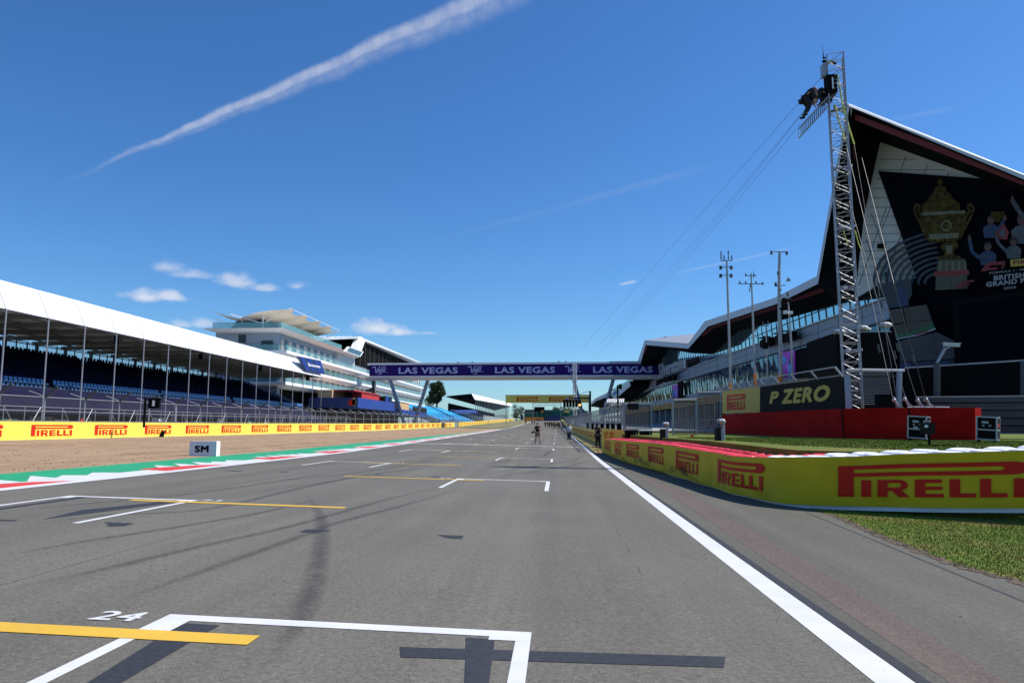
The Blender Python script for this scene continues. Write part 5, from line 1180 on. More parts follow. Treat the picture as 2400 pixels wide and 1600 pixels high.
b=MB(); b.prism([fac(69.6,13.3,.02),fac(78.6,13.3,.02),fac(78.6,14.4,.02),fac(69.6,17.2,.02)],(.3,0,0),'clad_grey'); b.bar(fac(69.6,15.2,-.02),fac(78,14.2,-.02),.04,.05,'panel_joint'); b.build('corner_cladding',WB)
# yellow fascia with logos, open garages below
b=MB(); b.prism([fac(FY0,5.75,-.9),fac(250,5.75,-.9),fac(250,7.0,-.9),fac(FY0,7.0,-.9)],(.9,0,0),'dull_yellow'); y=84.
while y<240:
    for k in range(3):
        yy=y+1.6*k; b.poly([fac(yy,6.55,-.92),fac(yy+1.2,6.55,-.92),fac(yy+1.2,6.8,-.92),fac(yy,6.8,-.92)],'logo_red'); b.poly([fac(yy,5.95,-.92),fac(yy+.9,5.95,-.92),fac(yy+.9,6.25,-.92),fac(yy,6.25,-.92)],'logo_red')
    decal(b,LOGO,lambda a,q:fac(y+5.2+3.2*(1-a),6.0+.75*q,-.92),'logo_red'); y+=11
b.build('garage_fascia',WB)
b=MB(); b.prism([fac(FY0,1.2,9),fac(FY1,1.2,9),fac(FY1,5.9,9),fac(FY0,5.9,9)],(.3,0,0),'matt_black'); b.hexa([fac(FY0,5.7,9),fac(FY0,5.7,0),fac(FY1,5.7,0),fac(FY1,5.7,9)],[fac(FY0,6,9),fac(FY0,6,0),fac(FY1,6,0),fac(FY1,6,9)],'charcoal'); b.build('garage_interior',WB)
i=0; y=FY0+3
while y<250:
    b=MB(); b.prism([fac(y,1.1,-.1),fac(y+.7,1.1,-.1),fac(y+.7,5.8,-.1),fac(y,5.8,-.1)],(1.2,0,0),'clad_grey'); b.build('garage_pillar',WB,tuple(fac(y,1.1))); y+=7.5
# sign letters standing proud of the glass
b=MB(); ws=text2d('Silverstone',.045)
A,B,C,D=onw(1549,888),onw(1614,862),onw(1614,830),onw(1549,852)
ff=quad_map(A,B,C,D)
ex=ff(0,0)-ff(0,0)+Vector((-.5,0,0))
decal(b,ws,lambda a,q:ff(a,q)+Vector((-.55,0,0)),'fascia_grey'); decal(b,ws,lambda a,q:ff(a,q)+Vector((-.15,0,0)),'dull_steel')
b.build('sign_lettering',WB,tuple(A))
b=MB(); b.prism([onw(1538,905),onw(1625,858),onw(1640,850),onw(1640,834),onw(1612,828),onw(1545,850)],(-.1,0,0),'soffit_dark'); b.build('sign_backing',WB,tuple(A))
# roof: fascia strips, soffits and deck
E_=[((1493,851),(1500,856)),((1511,797),(1513,808)),((1613,804.5),(1613,816.6)),((1651.5,752.8),(1659,765)),((1817,697),(1818,713)),((1914,647),(1917,665)),((1986,243),(1991,250))]
ET=[one(*a) for a,_ in E_]; EB=[one(*c) for _,c in E_]
dirB=Vector((.69,-.73,0)); ap=ET[-1]
def onplane(u,v,o):                                        # vertical plane through o with direction dirB
    r=ray(u,v); nrm=Vector((-dirB.y,dirB.x,0)); t=(o.x*nrm.x+o.y*nrm.y)/(r.x*nrm.x+r.y*nrm.y); return Vector((r.x*t,r.y*t,CAMH+r.z*t))
R1=onplane(2400,410,ap); R1b=onplane(2400,421,ap); ext=(R1-ap)*.8
ET+= [R1,R1+ext]; EB+=[R1b,R1b+ext]
WI=[onw(u,v) for u,v in ((1548,838),(1560,821),(1613,827),(1672,830))]   # where the soffit meets the wall
for i in range(len(ET)-1):
    b=MB(); b.prism([EB[i],EB[i+1],ET[i+1],ET[i]],(.35,.15,0),'fascia_grey' if i!=6 else 'clad_light'); b.build('roof_fascia',WB,tuple(ET[i]))
b=MB()
w=[onw(1552,842),onw(1572,819),onw(1623,828),onw(1700,806),onw(1830,752),onw(1965,712)]
cornB=Vector((30.4,70,0)); wtop=onplane(2063,333,cornB)
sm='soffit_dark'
def sq(*p):
    for k in range(1,len(p)-1): b.poly([p[0],p[k],p[k+1]],sm)
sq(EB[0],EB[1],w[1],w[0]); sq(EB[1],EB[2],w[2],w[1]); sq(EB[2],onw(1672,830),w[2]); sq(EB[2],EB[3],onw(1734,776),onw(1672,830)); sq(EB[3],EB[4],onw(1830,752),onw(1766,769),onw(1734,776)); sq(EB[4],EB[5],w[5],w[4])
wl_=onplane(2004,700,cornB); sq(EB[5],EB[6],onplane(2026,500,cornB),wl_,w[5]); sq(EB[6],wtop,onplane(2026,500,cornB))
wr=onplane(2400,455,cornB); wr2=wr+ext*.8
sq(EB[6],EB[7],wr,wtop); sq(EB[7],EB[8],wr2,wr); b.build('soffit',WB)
b=MB()                                                     # red accent strip on the soffit
def strip3(L,m):
    for (a,c),(d,e) in zip(L,L[1:]): b.poly([a,c,e,d],m)
def sf(k,i,j=None): return EB[i].lerp(j,k)-Vector((0,0,.05))
WIN={1:w[1],2:w[2],3:onw(1734,776),4:onw(1830,752),5:w[5],6:onplane(2026,500,cornB)}
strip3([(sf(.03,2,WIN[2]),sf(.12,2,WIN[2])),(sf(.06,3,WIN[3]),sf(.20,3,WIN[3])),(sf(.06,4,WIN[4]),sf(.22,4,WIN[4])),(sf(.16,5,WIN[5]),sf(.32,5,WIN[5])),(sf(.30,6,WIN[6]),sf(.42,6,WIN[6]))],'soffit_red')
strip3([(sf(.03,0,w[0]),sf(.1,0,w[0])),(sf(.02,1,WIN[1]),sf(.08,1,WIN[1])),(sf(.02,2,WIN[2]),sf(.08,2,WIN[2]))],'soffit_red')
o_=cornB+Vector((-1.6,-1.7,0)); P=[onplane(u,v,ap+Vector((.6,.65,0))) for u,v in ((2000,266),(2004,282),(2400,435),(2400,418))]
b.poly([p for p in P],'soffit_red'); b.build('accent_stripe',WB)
b=MB()
for i in range(1,5): b.poly([ET[i],ET[i+1],ET[i+1]+Vector((38,12,-.5)),ET[i]+Vector((38,12,-.5))],'roof_metal')
b.poly([ET[5],ET[6],ET[6]+Vector((20,20,-6)),ET[5]+Vector((30,22,-1))],'roof_metal')
dk=[onw(1556,792)+Vector((0,0,0)),onw(1624,783)]
b.poly([ET[6],ET[7],ET[7]+Vector((26,26,-3)),ET[6]+Vector((20,20,-6))],'roof_metal'); b.poly([ET[7],ET[8],ET[8]+Vector((26,26,-3)),ET[7]+Vector((26,26,-3))],'roof_metal')
b.build('roof_deck',WB)
# visible top of the lower roof fold
b=MB(); b.poly([ET[1],ET[2],pl(1637,781,52,WK),pl(1552,790,60,WK)],'dull_steel')
for (u0,v0,u1,v1) in ((1553,791,1574,792),(1577,793,1597,794),(1601,795,1621,796)): b.poly([pl(u0,v0,40,WK),pl(u1,v1,40,WK),pl(u1+4,v1-2,42,WK),pl(u0+4,v0-2,42,WK)],'matt_black')
b.build('roof_fold',WB)
# far roof folds beyond the bridge
b=MB(); F=[(1475,893),(1438,928),(1431,916),(1394,934),(1380,948)]; FB=[(1478,904),(1440,937),(1433,926),(1396,940),(1382,952)]
ft=[one(*q) for q in F]; fb=[one(*q) for q in FB]
for i in range(4): b.poly([fb[i],fb[i+1],ft[i+1],ft[i]],'fascia_grey'); 
b.build('roof_fascia',WB)
b=MB()
for i in range(4): 
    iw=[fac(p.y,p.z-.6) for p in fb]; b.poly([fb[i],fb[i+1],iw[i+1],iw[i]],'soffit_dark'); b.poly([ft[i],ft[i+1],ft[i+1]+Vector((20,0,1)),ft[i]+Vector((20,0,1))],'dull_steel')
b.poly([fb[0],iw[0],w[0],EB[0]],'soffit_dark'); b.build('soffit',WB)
# grey panelled wall and billboard
def ob(u,v,off=0.):
    n=Vector((-.73,-.69,0))*off; return onplane(u,v,cornB+n)
b=MB(); GW=[(2063,333),(2306,419),(2330,440),(2200,660),(2065,664),(2004,700),(2004,640),(2026,500)]
b.poly([ob(*q) for q in GW],'panel_grey'); b.build('panelled_wall',WB)
b=MB()
for (p,q) in (((2063,374),(2147,374)),((2059,398),(2216,398)),((2052,419),(2062,419)),((2048,442),(2074,442)),((2044,464),(2082,464)),((2039,486),(2088,486)),((2034,507),(2096,507)),((2030,528),(2103,528)),((2026,547.5),(2110,547.5)),((2022,567.5),(2117,567.5)),((2016,588),(2124,588)),((2013,606),(2131,607)),((2010,626),(2139,627)),((2009,644),(2146,645)),((2123,366),(2110,404)),((2174,385),(2166,407)),((2223,402),(2220,412)),((2078,485),(2012,670)),((2112,550),(2070,655)),((2090,478),(2063,545)),((2042,500),(2095,650)),((2030,560),(2060,650))):
    b.bar(ob(*p,.03),ob(*q,.03),.03,.05,'panel_joint')
b.build('panel_joint',WB)
b=MB(); c=ob(2065,578,.1); b.box(c.x-.35,c.x+.35,c.y-.2,c.y,c.z-.2,c.z+.25,'black'); b.build('wall_lamp',WB,tuple(c))
b=MB(); b.poly([ob(u,v,.25) for u,v in ((2142,349.5),(2200,366),(2381,424),(2352,423),(2240,392))],'white_slab'); b.build('lit_parapet',WB)  # white colour stands for sunlight on the parapet
BB=[(2058,401),(2306,419),(2440,450),(2560,470),(2560,960),(2100,960),(2083,725),(2065,665),(2148,652)]
b=MB(); b.prism([ob(*q,.3) for q in BB],(.2,.2,0),'board_navy'); b.build('billboard',WB)
b=MB(); b.prism([ob(*q,.1) for q in ((2063,333),(2700,545),(2700,470),(2400,423),(2100,345))],(.1,.1,0),'soffit_dark'); b.build('upper_end_wall',WB)
# billboard artwork
AW=MB(); lay=[.32]
def art(pts,m,dz=None):
    lay[0]+=.004; AW.poly([ob(u,v,lay[0] if dz is None else dz) for u,v in pts],m)
def sym(prof,cx,m,lean=0.):                                # mirrored outline: [(v, halfwidth)]
    for (v0,h0),(v1,h1) in zip(prof,prof[1:]):
        art([(cx-h0+lean*(v0-500),v0),(cx+h0+lean*(v0-500),v0-h0*.10),(cx+h1+lean*(v1-500),v1-h1*.10),(cx-h1+lean*(v1-500),v1)],m)
for k in range(9):                                          # arcs sweeping round the plinth
    r0=30+13*k; pts=[]
    for i in range(9):
        t=math.radians(100+11*i); pts.append((2215+ (r0+14)*1.15*math.cos(t),660-(r0-2)*.9*math.sin(t)))
    inn=[(u+6,v+4) for u,v in pts]
    for i in range(8): art([pts[i],pts[i+1],inn[i+1],inn[i]],'print_teal',.315)
sym([(418,2),(426,7),(434,4),(440,12),(452,16),(460,26),(470,30),(480,44),(492,46),(500,43)],2205,'cup_gold',.02)
sym([(500,50),(508,54),(540,52),(562,42),(568,30)],2212,'cup_gold',.0)
sym([(549,35),(554,34),(558,36),(561,30)],2212,'cup_light'); sym([(498,50),(502,52),(505,50)],2211,'cup_light')
for (u,v,r) in ((2218,529,13),): art([(u+r*math.cos(t*.52),v-r*math.sin(t*.52)) for t in range(12)],'cup_light'); art([(u+r*.72*math.cos(t*.52),v-r*.72*math.sin(t*.52)) for t in range(12)],'cup_gold')
sym([(568,16),(580,22),(590,10),(598,12),(603,26),(610,30)],2225,'cup_gold'); sym([(575,8),(595,5)],2225,'cup_light')
sym([(610,32),(640,36),(680,38)],2230,'cup_base'); 
for k in range(5): art([(2202+14*k,612),(2208+14*k,612),(2206+15*k,636),(2200+15*k,636)],'cup_light')
sym([(636,40),(648,42)],2230,'print_red')
for sgn in (-1,1):                                          # scrolled handles
    H=[(2212+sgn*44,545),(2212+sgn*52,530),(2212+sgn*66,502),(2212+sgn*70,488),(2212+sgn*62,478),(2212+sgn*56,484),(2212+sgn*60,494),(2212+sgn*50,512)]
    for p,q in zip(H,H[1:]):
        d=Vector((q[0]-p[0],q[1]-p[1])); n=Vector((-d.y,d.x)).normalized()*3; art([(p[0]-n.x,p[1]-n.y),(p[0]+n.x,p[1]+n.y),(q[0]+n.x,q[1]+n.y),(q[0]-n.x,q[1]-n.y)],'cup_gold')
def fig(cx,cy,s,body,arm=None,headm='print_skin',hair=True):
    art([(cx-14*s,cy+34*s),(cx-17*s,cy+14*s),(cx-8*s,cy+6*s),(cx+8*s,cy+5*s),(cx+18*s,cy+13*s),(cx+16*s,cy+34*s)],body)
    art([(cx+7.5*s*math.cos(t*.63),cy-3*s-9*s*math.sin(t*.63)) for t in range(10)],headm)
    if hair: art([(cx-8*s,cy-5*s),(cx-6*s,cy-12*s),(cx+2*s,cy-14*s),(cx+8*s,cy-9*s),(cx+8*s,cy-4*s),(cx+3*s,cy-8*s),(cx-5*s,cy-7*s)],'hair')
    art([(cx-4*s,cy-4.5*s),(cx-1.5*s,cy-4.5*s),(cx-1.5*s,cy-3.3*s),(cx-4*s,cy-3.3*s)],'hair'); art([(cx+1.5*s,cy-4.5*s),(cx+4*s,cy-4.5*s),(cx+4*s,cy-3.3*s),(cx+1.5*s,cy-3.3*s)],'hair'); art([(cx-2.5*s,cy+1.5*s),(cx+2.5*s,cy+1.5*s),(cx+2*s,cy+3.5*s),(cx-2*s,cy+3.5*s)],'print_red')
    if arm:
        for p,q in zip(arm,arm[1:]):
            d=Vector((q[0]-p[0],q[1]-p[1])); n=Vector((-d.y,d.x)).normalized()*4*s; art([(p[0]-n.x,p[1]-n.y),(p[0]+n.x,p[1]+n.y),(q[0]+n.x*.8,q[1]+n.y*.8),(q[0]-n.x*.8,q[1]-n.y*.8)],body)
        e=arm[-1]; art([(e[0]-4,e[1]+3),(e[0]-2,e[1]-9),(e[0]+2,e[1]-9),(e[0]+5,e[1]+3)],headm)
fig(2395,520,1.5,'print_grey',[(2400,510),(2385,490),(2372,468)])
fig(2322,520,1.1,'print_blue',[(2330,545),(2345,530),(2355,512)]); art([(2338,545),(2352,522),(2365,545),(2360,562),(2342,560)],'print_red'); art([(2340,550),(2353,530),(2356,556)],'print_grey')
sym([(497,16),(510,14),(516,6),(520,8)],2338,'cup_gold')
fig(2375,570,1.05,'print_grey',[(2360,590),(2340,570),(2334,550)])
fig(2315,582,1.15,'print_blue',[(2296,605),(2278,590),(2272,560)])
# marks and words on the board
art([(2298,636),(2312,617),(2322,614),(2357,612),(2350,620),(2322,622),(2316,628),(2340,626),(2335,632),(2313,634),(2308,636)],'print_red'); art([(2345,628),(2357,612),(2352,630)],'print_red')
art([(2240,672),(2252,660),(2284,655),(2282,660),(2256,664),(2252,667),(2276,664),(2272,668),(2250,672)],'print_red')
art([(2368,609),(2460,600),(2460,618),(2369,625)],'dull_yellow')
def btext(s,u0,v0,u1,v1,h,m,bold=.0,sh=0):
    lay[0]+=.006; L=lay[0]; f=lambda a,q:ob(u0+(u1-u0)*a,v0+(v1-v0)*a-h*q,L); decal(AW,text2d(s,bold,sh),f,m)
btext('PIRELLI',2374,621,2440,614,10,'print_red',.04)
btext('FORMULA 1 - PIRELLI',2319,643,2424,631,5.2,'print_text',.01); btext('BRITISH',2329,658,2402,650,12,'print_text',.05); btext('GRAND PRIX',2311,673,2436,659,12,'print_text',.05); btext('2026',2352,679,2382,675.5,6.5,'print_text',.02)
# lower part of the board: hazy figure, track picture, logo strip
art([(2066,665),(2134,652),(2138,690),(2120,718),(2082,722)],'print_teal'); art([(2100,676),(2116,672),(2122,684),(2128,700),(2130,716),(2100,718),(2104,694)],'print_blue')
art([(2083,726),(2115,722),(2122,755),(2092,759)],'print_brown'); art([(2117,721),(2172,714),(2184,749),(2124,755)],'print_brown'); art([(2093,762),(2122,757),(2125,778),(2099,788)],'print_brown'); art([(2124,756),(2184,750),(2188,758),(2150,770),(2126,776)],'print_brown')
art([(2096,784),(2126,778),(2186,757),(2192,768),(2150,783),(2100,793)],'print_green'); art([(2100,793),(2150,783),(2192,768),(2193,772),(2150,787),(2101,796)],'print_text'); art([(2144,782),(2175,773),(2176,777),(2146,786)],'print_red')
art([(2105,800),(2195,778),(2240,800),(2245,840),(2110,848)],'track_print')
art([(2108,850),(2440,832),(2440,850),(2110,866)],'print_blue')
for k in range(4):
    u=2135+45*k; lay[0]+=.004; L=lay[0]; decal(AW,LOGO,lambda a,q:ob(u+26*a,858-2.4*k-a*1.2-10*q,L),'hair')
AW.build('billboard_picture',WB,tuple(ob(2250,600,.3)))
b=MB(); b.prism([ob(*q,2.2) for q in ((2233,706),(2560,655),(2560,930),(2240,930))],(1.2,1.3,0),'matt_black'); b.prism([ob(*q,2.3) for q in ((2250,714),(2560,668),(2560,850),(2254,852))],(.05,.05,0),'board_navy'); b.build('dark_screen',WB,tuple(ob(2300,800,2.2)))
# banners hung on the facade
for (u0,u1,vt0,vt1,vb0,vb1,lab) in ((1824,1862,826,820,884,889,'tall purple and blue picture banner hung on the pit building near the masts'),(1575,1588,903,900,936,934,'small purple picture banner hung on the pit building beyond the sign')):
    b=MB(); P=[pl(u,v,32.6,WK) for u,v in ((u0,vb0),(u1,vb1),(u1,vt1),(u0,vt0))]; b.prism(P,(.12,0,0),'magenta'); f=quad_map(*[p+Vector((-.02,0,0)) for p in P])
    for k in range(10):
        a0=R.random()*.8; q0=R.random()*.55; b.poly([f(a0,q0),f(a0+.15,q0),f(a0+.2,q0+.22),f(a0+.04,q0+.3)],'cyan_print')
    for k in range(7): a0=.08+.12*k; b.poly([f(a0,.02),f(a0+.08,.02),f(a0+.06,.30),f(a0+.03,.34)],'board_navy' if k%2 else 'print_red'); 
    for k in range(3): a0=.1+.28*k; b.poly([f(a0,.5),f(a0+.1,.5),f(a0+.1,.62),f(a0+.07,.8),f(a0+.02,.62)],'navy')
    b.poly([f(.94,0),f(1,0),f(1,1),f(.94,1)],'magenta'); tag(b.build('picture_banner',None,tuple(P[0])),lab,'banner')
b=MB(); b.prism([pl(u,v,32.8,WK) for u,v in ((1862,887),(1893,884),(1893,812),(1862,820))],(.3,0,0),'matt_black'); b.prism([pl(u,v,32.8,WK) for u,v in ((1588,934),(1598,931),(1598,893),(1588,897))],(.3,0,0),'matt_black'); b.build('blackout_panel',WB)
for P in (((1811,804),(1822,801),(1848,794),(1873,789)),((1571,890),(1580,887),(1592,885))):
    b=MB()
    for u,v in P:
        c=onw(u,v)+Vector((-1.0,0,0)); b.box(c.x-.4,c.x+.4,c.y-1.2,c.y+1.2,c.z-.5,c.z+.5,'black'); b.bar(c,c+Vector((1.,0,.6)),.1,.1,'black')
        b.bar(c+Vector((-.3,-1.3,.5)),c+Vector((-.3,1.6,.9)),.2,.2,'charcoal')
    b.build('floodlight_rack',WB,tuple(onw(*P[0])))
# ------------------------------------------------------------------ things behind the fences on the right
def boxpx(name,lab,cat,u0,u1,v0,v1,Y,dp,m,zb=None):
    A=at(u0,v1,Y);B=at(u1,v0,Y); b=MB(); b.box(A.x,B.x,Y,Y+dp,A.z if zb is None else zb,B.z,m); return b,A,B
b,A,B=boxpx('','','',1968,2091,778,955,52,6,'matt_black',1.0)
b.box(A.x+.0,B.x,52,52.1,B.z,B.z+.06,'dull_steel')
for (u,v,r) in ((1968,779,.5),(2022,769,.45),(2075,762,.5),(2030,772,.35)): p=at(u,v,52.2); b.blob(p,r,.3,r*.45,'dull_steel',10,6)
tag(b.build('black_cabin',None,(A.x,52,1)),'black draped camera cabin behind the lattice tower','cabin')
SFN=thing('screen_fence','tall black screened fence with posts at the far right','fence',tuple(at(2250,930,34)))
b=MB(); P=[at(2120,940,33),at(2560,925,29),at(2560,834,29),at(2120,862,33)]; b.prism(P,(.05,.05,0),'matt_black'); b.build('screen_cloth',SFN)
b=MB(); b.bar(P[3],P[2],.06,.06,'dull_steel'); b.build('top_rail',SFN)
for u,v0,v1,Y in ((2196,853,948,31.8),(2108,868,952,32.9),(2400,846,950,30)):
    b=MB(); a=at(u,v0,Y-.3); c=at(u,v1,Y-.3); b.tube(a,c,.13,'dark_steel',8); b.build('fence_post',SFN,tuple(c))
AR=thing('crash_barrier','dark grey ribbed steel crash barrier below the black screened fence','barrier',tuple(at(2300,1010,30)))
b=MB()
for k in range(5):
    v=1005-17*k; A=at(2150,v-1,31.3); B=at(2560,v+4-2*k,27.5); b.bar(A,B,.12,.24,'dark_steel')
    b.bar(A+Vector((-.06,-.06,.1)),B+Vector((-.06,-.06,.1)),.03,.05,'dull_steel' if k==4 else 'dark_steel')
b.prism([at(2150,1012,31.8),at(2560,1012,28),at(2560,930,28),at(2150,936,31.8)],(.05,.1,0),'black'); b.build('rail',AR)
LG=thing('slatted_gate','steel slatted gate with a bright top rail at the foot of the tower','gate',tuple(at(2050,955,31.5)))
b=MB(); 
for v in range(872,952,5): b.bar(at(1983,v,31.8),at(2087 if v<925 else 2050,v,31.4),.02,.03,'dull_steel')
b.build('slat',LG)
b=MB(); b.tube(at(1986,866,31.5),at(2120,868,31),.05,'white_slab',8); b.tube(at(1983,881,31.5),at(2110,881,31),.03,'dark_steel',6); b.build('top_rail',LG)
b=MB(); b.tube(at(2128,954,29.),at(2224,954.5,27.6),.03,'white_slab',8); b.build('lower_rail',LG)
b=MB(); b.tube(at(2108,872,31),at(2106,955,31),.11,'leg_steel',8); b.build('post',LG)
CC=thing('security_camera','grey security camera on a bracket above the black screened fence','camera',tuple(at(2196,853,31.5)))
b=MB(); Y=31.3; b.bar(at(2212,807,Y),at(2249,809,Y-.1),.16,.13,'clad_light'); b.bar(at(2210,803,Y),at(2251,805,Y-.1),.2,.02,'white_slab'); b.build('housing',CC,tuple(at(2230,808,Y)))
b=MB(); b.bar(at(2226,813,Y),at(2214,818,Y),.06,.06,'steel'); b.bar(at(2215,816,Y),at(2196,850,Y),.09,.09,'dull_steel'); b.build('bracket',CC,tuple(at(2196,853,Y)))
def flightcase(u0,u1,v0,v1,Y,lab,sticker,rot):
    A=at(u0,v1,Y);B=at(u1,v0,Y); w=(B.x-A.x); h=.95; s=w/1.15
    t=thing('flight_case',lab,'case',(A.x,Y,A.z)); cx=(A.x+B.x)/2; z=hz(cx,Y)+.08; t['_o']=(0,0,0); t.location=(0,0,0)
    rx=Matrix.Rotation(rot,3,'Z')@Matrix.Rotation(math.radians(4),3,'Y')
    def T(p): return Vector((cx,Y+.3,z))+rx@Vector(p)
    def tb(mb,x0,x1,y0,y1,z0,z1,m):
        mb.hexa([T((x0,y0,z0)),T((x1,y0,z0)),T((x1,y1,z0)),T((x0,y1,z0))],[T((x0,y0,z1)),T((x1,y0,z1)),T((x1,y1,z1)),T((x0,y1,z1))],m)
    W2,D2,H=.36*s,.30*s,.92*s*1.05
    b=MB(); tb(b,-W2,W2,-D2,D2,.02,H,'black'); b.build('shell',t)
    b=MB(); e=.02
    for x in (-W2,W2):
        for y in (-D2,D2): tb(b,x-e,x+e,y-e,y+e,.0,H+.01,'steel')
    for zz in (.02,.30,H):
        for y in (-D2,D2): tb(b,-W2,W2,y-e*.8,y+e*.8,zz-e,zz+e,'steel')
        for x in (-W2,W2): tb(b,x-e*.8,x+e*.8,-D2,D2,zz-e,zz+e,'steel')
    b.build('aluminium_edging',t)
    b=MB()
    for x in (-.12*s,.12*s): tb(b,x-.03,x+.03,-D2-.012,-D2,H*.60,H*.66,'dull_steel')
    tb(b,-W2*.5,W2*.2,-D2-.014,-D2,H*.72,H*.82,'dull_steel'); tb(b,-W2*.4,W2*.1,-D2-.014,-D2,H*.45,H*.55,'dull_steel' if sticker=='white_text' else 'black'); b.build('label_plate',t)
    b=MB(); tb(b,W2,W2+.014,-.08,.1,H*.6,H*.72,sticker); b.build('sticker',t)
    for x in (-W2*.8,W2*.8):
        b=MB(); c=T((x,-D2*.8,-.03)); b.blob(c,.05,.05,.05,'black',8,6); b.build('castor',t)
flightcase(2132,2192,971,1030,24.5,'black flight case with control box in front, left of the two cases','white_text',math.radians(-38))
flightcase(2296,2358,967,1034,22.5,'black flight case with a red sticker near the right edge','logo_red',math.radians(-38))
t=thing('control_stand','small grey control box on a slim black stand behind the white tyres','stand',tuple(at(2176,1046,19)))
b=MB(); A=at(2163,1017,19.5);B=at(2191,990,19.5); b.box(A.x,B.x,19.5,19.65,A.z,B.z,'charcoal'); b.box(A.x+.05,A.x+.13,19.48,19.5,B.z-.12,B.z-.06,'white_slab'); b.build('control_box',t,tuple(A))
for u in (2166,2171,2177): b=MB(); b.tube(at(u,990,19.55),at(u,985,19.55),.02,'steel',5); b.build('connector',t,tuple(at(u,990,19.5)))
b=MB(); p=at(2177,1016,19.6); b.tube(p,(p.x,19.6,.95),.035,'black',6); b.bar((p.x-.3,19.6,.97),(p.x+.6,19.6,.97),.05,.05,'black'); b.bar((p.x,19.3,.97),(p.x,19.9,.97),.05,.05,'black'); b.build('stand',t,tuple(p))
b=MB(); p=at(2285,995,27); b.box(p.x-.25,p.x+.15,27,27.1,p.z-.2,p.z+.12,'print_grey'); b.box(p.x-.22,p.x+.1,26.98,27,p.z+.04,p.z+.14,'green_paint'); tag(b.build('notice_sheet',None,tuple(p)),'small pale notice with a green strip by the right flight case','notice')
# crowd barriers and equipment in front of the garages
for i in range(14):
    Y=96+2.6*i; x=WX-WK*Y-8; t=MB(); z=hz(x,Y)
    t.tube((x,Y,z),(x,Y,z+1.1),.03,'steel',5); t.tube((x,Y+2.4,z),(x,Y+2.4,z+1.1),.03,'steel',5); t.tube((x,Y,z+1.1),(x,Y+2.4,z+1.1),.03,'steel',5); t.tube((x,Y,z+.2),(x,Y+2.4,z+.2),.03,'steel',5)
    for k in range(1,12): t.tube((x,Y+.2*k,z+.2),(x,Y+.2*k,z+1.1),.015,'steel',4)
    tag(t.build('crowd_barrier',None,(x,Y,z)),'steel crowd barrier standing in the pit lane before the garages','barrier','crowd barriers in the pit lane')
cols=['clad_grey','cream_wall','print_blue','dull_steel','awning_red','print_grey','orange','seat_blue_lit','white_slab','charcoal']
for i in range(46):
    Y=90+R.random()*110; x=WX-WK*Y+R.uniform(.6,5.5); z=1.6+ (Y-90)*.006; w=R.uniform(.8,1.8); h=R.uniform(.9,2.6); zz=z+(R.random()*1.6 if i%3==0 else 0)
    b=MB(); b.box(x,x+.6,Y,Y+w,zz,zz+h,cols[i%10]); b.box(x-.03,x,Y+.1,Y+w-.1,zz+.1,zz+h*.45,cols[(i+3)%10]); b.box(x-.03,x,Y+.1,Y+w-.1,zz+h*.55,zz+h-.1,cols[(i+6)%10])
    tag(b.build('garage_rack',None,(x,Y,zz)),'equipment rack standing in the shade of the pit garages','rack','equipment racks inside the garages')
# small shelter roof on the pit wall
t=thing('shelter','small shelter with striped white roof behind the pit wall fence','shelter',tuple(at(1440,955,75)))
b=MB(); A=at(1421,944,75);B=at(1462,938,75)
for k in range(10): x0=A.x+(B.x-A.x)*k/10; x1=A.x+(B.x-A.x)*(k+.6)/10; b.poly([(x0,74.5,A.z+.05),(x1,74.5,A.z+.05),(x1+.3,77,A.z+.5),(x0+.3,77,A.z+.5)],'white_slab')
b.box(A.x-.1,B.x,74.4,77.2,A.z-.05,A.z,'dull_steel'); b.build('roof',t)
for x in (A.x,B.x): b=MB(); b.bar((x,75,1),(x,75,A.z),.12,.12,'dull_steel'); b.build('post',t,(x,75,1))
# ------------------------------------------------------------------ far end of the straight
t=thing('green_building','long low green building with dark windows across the end of the straight','building',(-5,470,5.8))
def farbox(u0,u1,v0,v1,Y,dp,m,name,tt=None):
    A=at(u0,v1,Y);B=at(u1,v0,Y); b=MB(); b.box(A.x,B.x,Y,Y+dp,A.z-1.5,B.z,m); return b.build(name,tt or t,tuple(A))
farbox(1229,1262,960,985,470,10,'green_clad','wing'); farbox(1263,1330,960,985,475,10,'green_clad','wing'); farbox(1330,1378,962,985,468,10,'green_clad','wing'); farbox(1278,1312,973,985,466,4,'navy','base')
farbox(1230,1256,959,963,469.5,10,'far_grey','upper_storey')
for k in range(4): 
    A=at(1232+6*k,966,469); B=at(1236+6*k,962,469); b=MB(); b.box(A.x,B.x,469.2,469.6,A.z,B.z,'mullion'); b.build('window',t,tuple(A))
b=MB(); A=at(1277,969,474.5); B=at(1297,965,474.5); b.box(A.x,B.x,474.4,474.9,A.z,B.z,'mullion'); b.build('window',t,tuple(A))
t=thing('dark_canopy','dark canopy on posts before the green building','canopy',(-13,455,5.8)); farbox(1252,1276,953,957.5,455,6,'black','roof',t)
for u in (1254,1262,1274): farbox(u,u+1.6,957,983,456,1,'black','post',t)
b=MB(); A=at(1228,982,450);B=at(1274,977.5,450); b.box(A.x,B.x,450,451,A.z-1,B.z,'orange'); tag(b.build('orange_wall',None,tuple(A)),'low orange banner wall at the very end of the straight','wall')
b=MB(); A=at(1269,966,440);B=at(1273.5,961,440); b.box(A.x,B.x,440,440.3,A.z,B.z,'orange'); tag(b.build('orange_board',None,tuple(A)),'small orange square board before the green building','board')
b=MB(); A=at(1322,966,300);B=at(1334,961.5,300); b.box(A.x,B.x,300,300.2,A.z,B.z,'sun_yellow'); b.bar(((A.x+B.x)/2,300.1,3),((A.x+B.x)/2,300.1,A.z),.15,.15,'dark_steel'); tag(b.build('yellow_sign',None,tuple(A)),'small yellow sign below the start light gantry','sign')
